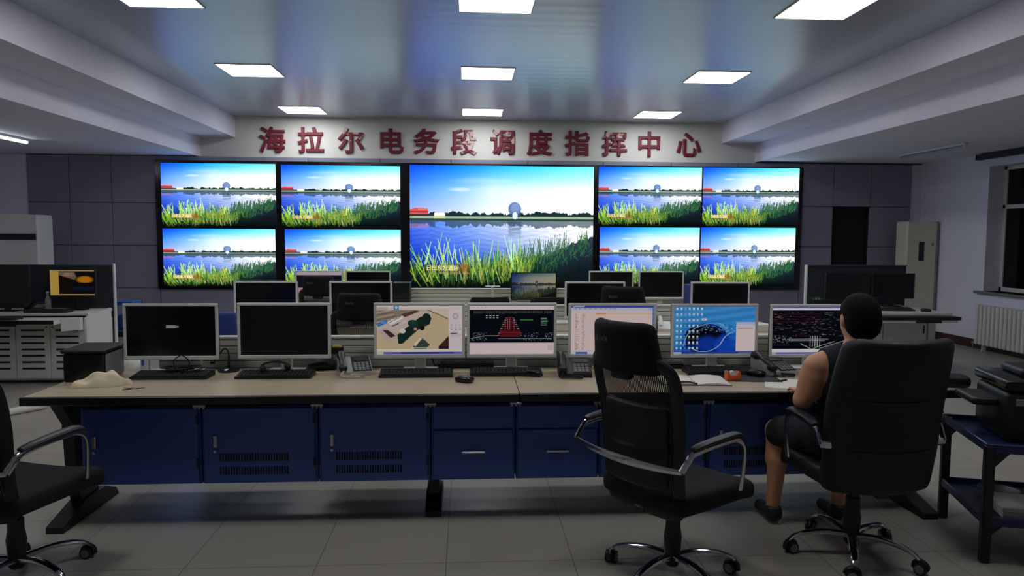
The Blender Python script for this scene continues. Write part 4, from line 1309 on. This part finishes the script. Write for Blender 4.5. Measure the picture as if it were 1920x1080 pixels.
# ------------------------------------------------------------------ white workstations along the side walls
def workstation_left():
    t = thing('workstation', 'white workstation with louvred doors and dark screen board beside the display wall', 'workstation', (-4.9, 8.1, 0))
    O = Matrix.Translation((4.9, -8.1, 0))
    def P(name, mb, m, lab=None, parent=t):
        mb.v = [tuple(O @ Vector(p)) for p in mb.v]
        return part(name, mb, m, parent, lab)
    x0, x1 = -6.2, -4.015
    mb = MB().box(x0, x1 - .026, 7.86, 8.38, .718, .745, .004)
    P('worktop', mb, M['white'])
    mb = MB().prism([(7.76, 0.02), (7.76, .70), (7.90, .742), (8.30, .76), (8.30, .02)], 'x', x1 - .025, x1)
    P('side_panel', mb, M['white'])
    mb = MB().box(x0, x1 - .012, 8.385, 8.415, .02, 1.24, .004)
    P('screen_board', mb, M['darkpart'])
    mb = MB().box(x1 - .012, x1 + .008, 8.38, 8.42, .02, 1.255, .004)
    P('board_post', mb, M['white'])
    P('cabinet_body', MB().box(x0, x1 - .026, 7.79, 8.37, .04, .65, .003), M['white'])
    for k in range(6):
        b = x1 - .03 - .352 * k
        d = P('door', MB().box(b - .348, b - .003, 7.772, 7.789, .06, .645, .003), M['white'])
        mb = MB()
        for q in range(7): mb.rbox((b - .175, 7.771, .575 - q * .068), (.235, .004, .020), .0018, 2)
        P('louvres', mb, M['groove'], None, d)
        P('knob', MB().cyl((b - (.03 if k % 2 else .32), 7.772, .61), (b - (.03 if k % 2 else .32), 7.756, .61), .008, n=10), M['black'], None, d)
    mb = MB().box(x0, -4.19, 7.48, 7.88, .665, .70, .004)
    tr = P('keyboard_tray', mb, M['white'])
    P('tray_edge', MB().box(x0, -4.19, 7.470, 7.482, .672, .712, .003), M['black'], None, tr)
    P('tray_grip', MB().box(-4.85, -4.55, 7.462, 7.472, .652, .672, .006), M['black'], None, tr)
    P('drawer_front', MB().prism([(-4.185, 7.60), (-4.185, 7.74), (-4.045, 7.755), (-4.045, 7.70)], 'z', .585, .715), M['white'])
workstation_left()
monitor(-4.345, 8.14, 'black-framed monitor with amber picture on the white louvred workstation', pic_amber(), W=.50, H=.31, zt=1.205, frame='black', desk=.745, b=.014)
monitor(-5.00, 8.02, 'dark monitor cut by the photo edge on the white louvred workstation', None, W=.58, H=.42, zt=1.25, frame='black', desk=.745, rz=R(-6), b=.014)
keyboard(-4.50, 7.955, 'black keyboard in front of the amber monitor on the white workstation', 0, .745)
keyboard(-4.86, 7.66, 'black keyboard on the pulled-out tray of the white louvred workstation', R(4), .70)
t = thing('glass_bottle', 'clear bottle on the white louvred workstation beside the amber monitor', 'bottle', (-4.62, 8.16, .745))
part('body', MB().lathe([(0, 0), (.03, 0), (.031, .12), (.014, .16), (.014, .19), (0, .19)], n=20), M['clear'], t); part('cap', MB().lathe([(0, .1905), (.016, .1905), (.016, .21), (0, .21)], n=16), M['white'], t)
desk_phone(-4.755, 8.19, R(12), 'black telephone on the white louvred workstation beside the cut-off monitor', 'blackcord', ('black', 'black')).location.z = .745

def workstation_right():
    t = thing('workstation', 'white workstation with drawers near the window, behind the seated person', 'workstation', (4.9, 8.2, 0))
    O = Matrix.Translation((-4.9, -8.2, 0))
    def P(name, mb, m, lab=None, parent=t):
        mb.v = [tuple(O @ Vector(p)) for p in mb.v]
        return part(name, mb, m, parent, lab)
    x0, x1 = 4.36, 5.50
    P('worktop', MB().box(x0 - .05, x1, 7.72, 8.72, .722, .75, .004), M['white'])
    tr = P('keyboard_tray', MB().box(x0, x1 - .02, 7.60, 8.0, .655, .688, .003), M['white'])
    P('tray_edge', MB().box(x0, x1 + .01, 7.585, 7.60, .685, .722, .003), M['black'], None, tr)
    P('tray_grip', MB().box(4.98, 5.28, 7.575, 7.586, .655, .684, .006), M['black'], None, tr)
    P('front_lip', MB().box(x0, x1 + .01, 7.602, 7.72, .69, .7215, .003), M['black'])
    P('cabinet_body', MB().box(x0, 5.40, 8.02, 8.70, .03, .64, .003), M['white'])
    xs_ = (4.365, 4.86, 5.395)
    for a, b in zip(xs_[:-1], xs_[1:]):
        for c_, d_ in ((.36, .63), (.05, .352)):
            dr = P('drawer', MB().box(a + .004, b - .004, 8.0, 8.02, c_, d_, .003), M['white'])
            if c_ > .3: P('lock', MB().box(b - .05, b - .035, 7.992, 8.0, .48, .58, .002), M['black'], None, dr)
    P('side_leg', MB().box(5.41, 5.50, 8.0, 8.70, 0, .721, .004), M['white'])
    P('screen_board', MB().box(4.32, 5.62, 8.80, 8.83, .05, 1.235, .004), M['darkpart'])
    P('board_post', MB().box(4.295, 4.318, 8.79, 8.84, 0, 1.25, .004), M['rail'])
    P('board_cap', MB().box(4.32, 5.63, 8.79, 8.84, 1.2355, 1.25, .003), M['darkpart'])
workstation_right()
monitor(4.70, 8.50, 'black monitor near the dark screen board, the one farther from the window', None, W=.59, H=.33, zt=1.160, frame='black', b=.012)
monitor(5.235, 8.44, 'black monitor at the window end of the white workstation behind the person', None, W=.50, H=.31, zt=1.165, frame='black', b=.012, rz=R(-8))
keyboard(5.0, 8.05, 'black keyboard on the white workstation behind the seated person', R(-4))
mouse(5.30, 7.90, R(60), 'black mouse at the window end of the white workstation')
t = thing('potted_plant', 'small green plant between the black monitors and the screen board', 'plant', (4.355, 8.63, .75))
part('pot', MB().lathe([(0, 0), (.03, 0), (.04, .06), (.034, .06), (.03, .02), (0, .02)], n=18), M['black'], t)
mb = MB()
r = random.Random(3)
for q in range(14):
    a = q * 2.4; L_ = r.uniform(.06, .10)
    p0 = Vector((.01 * math.cos(a), .01 * math.sin(a), .05)); p1 = p0 + Vector((L_ * math.cos(a), L_ * math.sin(a), r.uniform(.02, .06)))
    mb.tube([p0, (p0 + p1) / 2 + Vector((0, 0, .02)), p1], [.002, .009, .001], .002, 6)
M['leaf'] = mat('green_leaf', (60, 104, 54), 0.5)
part('leaves', mb, M['leaf'], t)

# ------------------------------------------------------------------ air conditioners, radiator
def aircon(x, y, W, D, H, label, rz, slot):
    t = thing('air_conditioner', label, 'air conditioner', (x, y, 0), rz)
    part('body', MB().box(-W / 2, W / 2, -D / 2, D / 2, .02, H, .02), M['cream' if slot == 'tall' else 'white'], t)
    part('plinth', MB().box(-W / 2 + .01, W / 2 - .01, -D / 2 + .01, D / 2 - .01, 0, .02), M['greykey'], t)
    part('top_grille', MB().box(-W / 2 + .015, W / 2 - .015, -D / 2 - .006, -D / 2 + .004, H - .30 if slot == 'tall' else H - .26, H - .02, .004), M['cream' if slot == 'tall' else 'white'], t)
    if slot == 'tall':
        part('control_panel', MB().box(-.05, .04, -D / 2 - .005, -D / 2 + .001, H - .62, H - .32, .003), M['black'], t, 'tall black control panel')
        part('badge', MB().box(.16, .19, -D / 2 - .004, -D / 2 + .001, H - .38, H - .33), M['greykey'], t)
        part('intake_panel', MB().box(-W / 2 + .03, W / 2 - .03, -D / 2 - .003, -D / 2 + .001, .10, H - .70, .003), M['cream'], t)
        part('side_strip', MB().box(W / 2 - .012, W / 2 + .006, -D / 2 - .012, -D / 2 + .02, .05, H, .003), M['panel'], t)
    else:
        part('outlet_slot', MB().box(-W / 2 + .03, W / 2 - .03, -D / 2 - .005, -D / 2 + .001, H - .36, H - .27, .003), M['black'], t, 'wide black outlet slot')
        part('intake_panel', MB().box(-W / 2 + .03, W / 2 - .03, -D / 2 - .004, -D / 2 + .001, .2, H - .40, .003), M['white'], t)
aircon(-6.335, 10.68, .60, .38, 1.855, 'white floor-standing air conditioner with wide black slot, behind the louvred workstation', 0, 'wide')
aircon(7.13, 10.95, .50, .30, 1.86, 'cream floor-standing air conditioner in the corner beside the cladding', 0, 'tall')

t = thing('radiator', 'white column radiator under the window', 'radiator', (XR - .10, 9.10, 0))
for k in range(19):
    y = .62 - k * .078
    mb = MB()
    mb.rbox((0, y, .3725), (.105, .056, .575), .026, 4)
    mb.rbox((0, y, .12), (.05, .079, .036), .012, 2); mb.rbox((0, y, .625), (.05, .079, .036), .012, 2)
    part('section', mb, M['white'], t)
mb = MB()
for y in (.5, -.65):
    mb.box(-.03, .03, y - .012, y + .012, 0, .085, .004)
part('foot', mb, M['white'], t)
part('valve', MB().cyl((0, .66, .10), (0, .74, .10), .014, n=12).cyl((0, .72, .10), (0, .72, .0), .010, n=10), M['greykey'], t)

# ------------------------------------------------------------------ trolley, printer and what is near them
TR = R(-17)
t = thing('trolley', 'dark blue steel trolley carrying the printer at the right edge', 'trolley', (2.535, 3.265, 0), TR, None)
TW, TD = .86, .62
def shelf(z, mbm):
    mb = MB().box(0, TW, 0, TD, z - .035, z - .028, .002)
    for a in ((0, TW, -.0, .012), (0, TW, TD - .012, TD), (0, .012, 0, TD), (TW - .012, TW, 0, TD)): mb.box(*a, z - .045, z, .004)
    return mb
part('tray', shelf(.60, None), M['trolley'], t); part('tray', shelf(.235, None), M['trolley'], t)
for x, y in ((.02, .02), (TW - .02, .02), (.02, TD - .02), (TW - .02, TD - .02)):
    mb = MB().box(x - .022, x + .022, y - .022, y + .022, .0, .59, .006)
    sx = 1 if x < .4 else -1
    mb.prism([(x, .56), (x, .46), (x + sx * .09, .56)], 'y', y - .012, y + .012)
    mb.prism([(x, .20), (x, .12), (x + sx * .08, .20)], 'y', y - .012, y + .012)
    part('leg', mb, M['black'], t)
TM = Matrix.Translation((2.535, 3.265, 0)) @ Matrix.Rotation(TR, 4, 'Z')
def on_trolley(x, y, z): return tuple(TM @ Vector((x, y, z)))
t = thing('printer', 'bulky black printer on the dark blue trolley', 'printer', on_trolley(.37, .34, .575), TR)
part('body', MB().rbox((0, 0, .13), (.48, .40, .25), .03, 3), M['black'], t)
part('scanner_lid', MB().rbox((.0, .01, .288), (.49, .42, .055), .018, 3), M['blackgloss'], t)
part('document_feeder', MB().rbox((.05, .06, .335), (.36, .26, .04), .018, 3), M['black'], t)
part('paper_tray', MB().rbox((-.28, .02, .185), (.16, .26, .04), .015, 3), M['black'], t)
part('output_slot', MB().box(-.16, .18, -.206, -.195, .10, .15, .003), M['dark'], t)
part('front_panel', MB().box(-.2, .2, -.208, -.196, .19, .225, .003), M['greykey'], t)
t = thing('dish', 'shallow black dish on the lower shelf of the blue trolley', 'dish', on_trolley(.24, .45, .208))
part('bowl', MB().lathe([(0, 0), (.06, 0), (.10, .028), (.095, .03), (.055, .006), (0, .006)], n=28), M['black'], t)
part('rim', MB().tube([(.0985 * math.cos(k * math.pi / 14), .0985 * math.sin(k * math.pi / 14), .031) for k in range(28)], .004, n=6, closed=True), M['black'], t)
single('paper_stack', MB().box(-.13, .13, -.18, .18, 0, .028, .002).box(-.12, .13, -.17, .18, .0285, .05, .002), M['paper'], 'stack of pale papers on the lower shelf of the blue trolley', 'paper', on_trolley(.30, .20, .2075), TR + R(88))
t = thing('storage_box', 'dark flat box on the lower shelf of the blue trolley, behind the papers', 'box', on_trolley(.64, .44, .2075), TR)
part('body', MB().box(-.15, .15, -.11, .11, 0, .075, .005), M['rubber'], t); part('lid', MB().box(-.154, .154, -.114, .114, .0755, .095, .004), M['greykey'], t)

# ------------------------------------------------------------------ bits on the far left floor
t = thing('utility_rack', 'narrow blue rack beside the white louvred workstation', 'rack', (-4.03, 8.72, 0))
mb = MB()
for x in (-.10, .10):
    for y in (-.13, .13): mb.box(x - .013, x + .013, y - .013, y + .013, 0, .80, .003)
mb.box(-.113, .113, -.143, .143, .76, .80, .004)
part('frame', mb, M['bluebox'], t)
for z in (.15, .45): part('shelf', MB().box(-.113, .113, -.143, .143, z, z + .015, .002), M['bluebox'], t)
t = thing('jerrycan', 'blue canister on the narrow blue rack', 'canister', (-4.03, 8.68, .4655))
part('body', MB().rbox((0, 0, .09), (.14, .16, .18), .03, 3), M['bluefabric'], t); part('cap', MB().lathe([(0, .18), (.02, .18), (.02, .205), (0, .205)], n=14), M['paper'], t)
def f_sack(x, y, z): return (x * (1 - .5 * max(0, z / .11)), y * (1 - .5 * max(0, z / .11)), z + .012 * math.sin(x * 40) * math.sin(y * 37))
single('plastic_bag', MB().rbox((0, 0, .135), (.22, .2, .24), .07, 6, f_sack), M['paper'], 'crumpled white bag on the floor beside the blue rack', 'bag', (-3.87, 8.36, 0))
t = thing('paper_roll', 'long white paper roll lying on the floor left of the front desk', 'paper roll', (-3.92, 6.54, .032), R(55))
part('roll', MB().cyl((-.15, 0, 0), (.15, 0, 0), .032, n=20), M['paper'], t); part('core', MB().cyl((-.151, 0, 0), (.151, 0, 0), .014, n=12), M['kraft'], t)

# ------------------------------------------------------------------ the seated person, one continuous body grown from a distance field
VX = .0065
LO = np.array((1.58, 3.12, -.01)); HI = np.array((2.34, 4.14, 1.37))
NN = np.ceil((HI - LO) / VX).astype(int)
GX = [LO[i] + VX * np.arange(NN[i]) for i in range(3)]
class Field:
    def __init__(s): s.d = np.full(NN, .5, np.float32)
    def region(s, lo, hi):
        a = [max(0, int((lo[i] - LO[i]) / VX)) for i in range(3)]; b = [min(NN[i], int((hi[i] - LO[i]) / VX) + 2) for i in range(3)]
        sl = tuple(slice(a[i], b[i]) for i in range(3))
        g_ = np.meshgrid(*[GX[i][a[i]:b[i]] for i in range(3)], indexing='ij')
        return sl, g_
    def merge(s, sl, d, k):
        o = s.d[sl]
        h = np.clip(.5 + .5 * (o - d) / k, 0, 1)
        s.d[sl] = o * (1 - h) + d * h - k * h * (1 - h)
    def cap(s, a, b, ra, rb=None, k=.02, sq=1.0):
        rb = ra if rb is None else rb
        a = np.array(a, float); b = np.array(b, float)
        m = max(ra, rb) + .07
        sl, (x, y, z) = s.region(np.minimum(a, b) - m, np.maximum(a, b) + m)
        ab = b - a
        t = ((x - a[0]) * ab[0] + (y - a[1]) * ab[1] + (z - a[2]) * ab[2]) / max(1e-9, ab @ ab)
        t = np.clip(t, 0, 1)
        d = np.sqrt((x - a[0] - ab[0] * t) ** 2 + ((y - a[1] - ab[1] * t) / sq) ** 2 + (z - a[2] - ab[2] * t) ** 2) - (ra + (rb - ra) * t)
        s.merge(sl, d, k); return s
    def ell(s, c, r, k=.02):
        c = np.array(c, float); r = np.array(r, float)
        sl, (x, y, z) = s.region(c - r - .06, c + r + .06)
        q = np.sqrt(((x - c[0]) / r[0]) ** 2 + ((y - c[1]) / r[1]) ** 2 + ((z - c[2]) / r[2]) ** 2)
        s.merge(sl, (q - 1) * min(r), k); return s
    def cut_ell(s, c, r, k=.01):
        c = np.array(c, float); r = np.array(r, float)
        sl, (x, y, z) = s.region(c - r - .06, c + r + .06)
        q = np.sqrt(((x - c[0]) / r[0]) ** 2 + ((y - c[1]) / r[1]) ** 2 + ((z - c[2]) / r[2]) ** 2)
        s.d[sl] = np.maximum(s.d[sl], -(q - 1) * min(r)); return s

def surface(d):                        # surface nets
    ins = d < 0
    nx, ny, nz = d.shape
    cs = [(i, j, k) for i in (0, 1) for j in (0, 1) for k in (0, 1)]
    sub = lambda A, c: A[c[0]:nx - 1 + c[0], c[1]:ny - 1 + c[1], c[2]:nz - 1 + c[2]]
    cnt = sum(sub(ins, c).astype(np.int8) for c in cs)
    cells = np.argwhere((cnt > 0) & (cnt < 8))
    vid = np.full((nx - 1, ny - 1, nz - 1), -1, np.int64)
    vid[tuple(cells.T)] = np.arange(len(cells))
    acc = np.zeros((len(cells), 3)); num = np.zeros(len(cells))
    for a in cs:
        for ax in range(3):
            if a[ax] == 1: continue
            b = list(a); b[ax] = 1
            da = d[tuple((cells + a).T)]; db = d[tuple((cells + b).T)]
            m = (da < 0) != (db < 0)
            t = np.where(m, da / np.where(m, da - db, 1), 0)
            p = np.array(a, float)[None] + np.zeros((len(cells), 3)); p[:, ax] += t
            acc[m] += p[m]; num[m] += 1
    V = (cells + acc / num[:, None]) * VX + LO
    F = []
    for ax in range(3):
        u, v = (ax + 1) % 3, (ax + 2) % 3
        sl0 = [slice(1, -1)] * 3; sl1 = [slice(1, -1)] * 3
        sl0[ax] = slice(0, d.shape[ax] - 1); sl1[ax] = slice(1, d.shape[ax])
        A, B = ins[tuple(sl0)], ins[tuple(sl1)]
        e = np.argwhere(A != B)
        flip = A[tuple(e.T)]
        off = np.ones(3, int); off[ax] = 0
        e = e + off
        q = []
        for du, dv in ((-1, -1), (0, -1), (0, 0), (-1, 0)):
            c = e.copy(); c[:, u] += du; c[:, v] += dv
            q.append(vid[tuple(c.T)])
        q = np.stack(q, -1)
        q[~flip] = q[~flip][:, ::-1]
        F.append(q)
    return V, np.concatenate(F)

def field_mesh(name, d, material, smooth=2):
    V, F = surface(d)
    me = bpy.data.meshes.new(name)
    base = np.array((1.93, 3.39, 0.0))
    me.from_pydata((V - base).tolist(), [], F.tolist())
    me.materials.append(material)
    me.polygons.foreach_set('use_smooth', [True] * len(me.polygons))
    me.update()
    import bmesh
    bm = bmesh.new(); bm.from_mesh(me)
    for _ in range(smooth): bmesh.ops.smooth_vert(bm, verts=bm.verts, factor=.5, use_axis_x=True, use_axis_y=True, use_axis_z=True)
    bmesh.ops.recalc_face_normals(bm, faces=bm.faces)
    bm.to_mesh(me); bm.free()
    return me

PX = 1.915
HC_ = np.array((PX + .018, 3.395, 1.205))             # skull centre
def torso(f):
    f.cap((PX - .085, 3.42, .595), (PX + .085, 3.42, .595), .105, k=.03)
    f.cap((PX - .075, 3.375, .74), (PX + .075, 3.375, .74), .092, k=.06)
    f.cap((PX - .095, 3.365, .88), (PX + .095, 3.365, .88), .100, k=.06)
    f.cap((PX - .120, 3.36, .965), (PX + .120, 3.36, .965), .078, k=.05)
    f.cap((PX - .180, 3.365, .985), (PX - .04, 3.365, 1.035), .052, .05, k=.04)
    f.cap((PX + .180, 3.365, .985), (PX + .04, 3.365, 1.035), .052, .05, k=.04)
    return f
def legs(f, x=0.0):
    for sx in (-1, 1):
        kx = PX - .20 if sx < 0 else PX + .175
        f.cap((PX + sx * .09, 3.44, .585), (kx, 3.775, .535), .090 + x, .062 + x, k=.03)
    return f
def arm(f, sx):
    sh = (PX + sx * .215, 3.365, .965); el = (PX + sx * .258, 3.385, .798); wr = (PX + sx * .115, 3.625, .775)
    f.cap(sh, el, .054, .040, k=.03); f.cap((sh[0], sh[1], sh[2] - .06), (sh[0] + sx * .01, sh[1] + .005, sh[2] - .12), .054, .050, k=.03)
    f.cap(el, wr, .041, .027, k=.02)
    px, py, pz = wr
    f.cap((px, py + .01, pz), (px - sx * .012, py + .075, pz - .002), .026, .024, k=.015, sq=1.0)
    f.cap((px + sx * .018, py + .03, pz - .002), (px + sx * .020, py + .085, pz - .004), .017, .014, k=.012)
    f.cap((px - sx * .030, py + .03, pz - .002), (px - sx * .032, py + .085, pz - .004), .017, .014, k=.012)
    for q, (ox, L1, L2) in enumerate(((-.034, .040, .034), (-.012, .046, .038), (.010, .043, .036), (.030, .034, .028))):
        ox = ox * sx
        a = (px + ox, py + .088, pz - .002); b = (a[0] + ox * .15, a[1] + L1, a[2] + .004); c = (b[0] + ox * .08, b[1] + L2, pz - .013)
        f.cap(a, b, .0095, .0088, k=.006); f.cap(b, c, .0088, .0072, k=.004)
    a = (px - sx * .034, py + .03, pz - .006); b = (px - sx * .062, py + .062, pz - .010); c = (px - sx * .066, py + .095, pz - .014)
    f.cap(a, b, .0125, .0105, k=.008); f.cap(b, c, .0105, .008, k=.004)
    return f
body = Field()
torso(body)
body.cap((PX + .003, 3.372, 1.03), (PX + .006, 3.385, 1.13), .056, .052, k=.03)
body.ell(HC_ + (0, -.008, .012), (.079, .096, .098), k=.03)
body.ell(HC_ + (0, .022, -.045), (.062, .078, .075), k=.03)
body.cap(HC_ + (0, .085, -.005), HC_ + (0, .112, -.032), .010, .014, k=.012)                     # nose
body.cap(HC_ + (-.03, .083, .018), HC_ + (.03, .083, .018), .012, k=.015)                          # brow
body.cap(HC_ + (-.018, .093, -.066), HC_ + (.018, .093, -.066), .009, k=.010)                      # lips
body.ell(HC_ + (0, .078, -.095), (.022, .02, .018), k=.02)                                         # chin
for sx in (-1, 1):
    body.cut_ell(HC_ + (sx * .031, .098, .0), (.014, .012, .009))
    body.ell(HC_ + (sx * .080, -.004, -.012), (.012, .020, .032), k=.010)                          # ears
    arm(body, sx)
legs(body)
for sx in (-1, 1):
    kx = PX - .20 if sx < 0 else PX + .175
    body.cap((kx, 3.775, .535), (kx + .004, 3.80, .38), .058, .055, k=.03)
    body.cap((kx + .004, 3.775, .38), (kx + .004, 3.815, .10), .053, .036, k=.03)
    body.cap((kx + .004, 3.81, .06), (kx, 3.97, .035), .034, .024, k=.02)
person = thing('person', 'person in a black sleeveless top sitting with back turned at the diagram monitor', 'person', (1.93, 3.39, 0))
part('body', field_mesh('body', body.d, M['skin']), None, person)
gx, gy, gz = np.meshgrid(*GX, indexing='ij', sparse=True)
tp = torso(Field())
tp.cap((PX, 3.372, 1.03), (PX + .004, 3.38, 1.08), .052, k=.03)
d = tp.d - .010
d = np.maximum(d, .60 - gz); d = np.maximum(d, gz - 1.078)
for sx in (-1, 1):
    dd = np.sqrt((gx - (PX + sx * .250)) ** 2 + ((gy - 3.365) / 1.1) ** 2 + ((gz - .965) / 1.35) ** 2) - .098
    d = np.maximum(d, -dd)
d = np.maximum(d, -(np.sqrt((gx - PX) ** 2 + (gy - 3.45) ** 2 + ((gz - 1.09) / .9) ** 2) - .075))
part('tank_top', field_mesh('tank_top', d.astype(np.float32), M['shirt']), None, person)
sh = Field()
sh.cap((PX - .085, 3.42, .595), (PX + .085, 3.42, .595), .105, k=.03)
legs(sh, .012)
d = np.maximum(sh.d - .012, gz - .665)
d = np.maximum(d, gy - 3.755)
part('shorts', field_mesh('shorts', d, M['shorts']), None, person)
for sx in (-1, 1):
    kx = PX - .20 if sx < 0 else PX + .175
    f = Field(); f.cap((kx + .003, 3.80, .055), (kx, 3.975, .038), .045, .033, k=.02); f.cap((kx + .004, 3.805, .06), (kx + .004, 3.805, .085), .040, k=.02)
    d = np.maximum(f.d, .002 - gz); d = np.maximum(d, gz - .10)
    part('shoe', field_mesh('shoe', d, M['shoe']), None, person)
hf = Field()
hf.ell(HC_ + (0, -.014, .020), (.091, .107, .106), k=.03)
hf.ell(HC_ + (0, -.050, -.035), (.078, .064, .075), k=.03)
d = hf.d
face = np.maximum(-(gy - (HC_[1] + .052 + .35 * (gz - HC_[2] - .03))), gz - (HC_[2] + .050))       # forehead and face stay clear
d = np.maximum(d, -np.maximum(HC_[1] + .028 - gy, gz - (HC_[2] + .052)))
d = np.maximum(d, -(np.sqrt((np.abs(gx - HC_[0]) - .088) ** 2 + (gy - HC_[1] - .006) ** 2 + ((gz - HC_[2] + .022) / 1.5) ** 2) - .030))
d = np.maximum(d, HC_[2] - .098 - gz)
part('hair', field_mesh('hair', d.astype(np.float32), M['hair'], 1), None, person)
for sx in (-1, 1):
    part('eye', MB().lathe([(0, -.011), (.006, -.009), (.0105, -.003), (.0105, .003), (.006, .009), (0, .011)], tuple(HC_ - np.array((1.93, 3.39, 0)) + (sx * .031, .081, .0)), 12), M['paper'], person)

# everything that stands on a desk top rests a hair above it
for o in list(bpy.data.objects):
    if o.parent is None and any(abs(o.location.z - z) < .0003 for z in (.75, .745, .70, .4655)) and 'category' in o:
        o.location.z += .0008
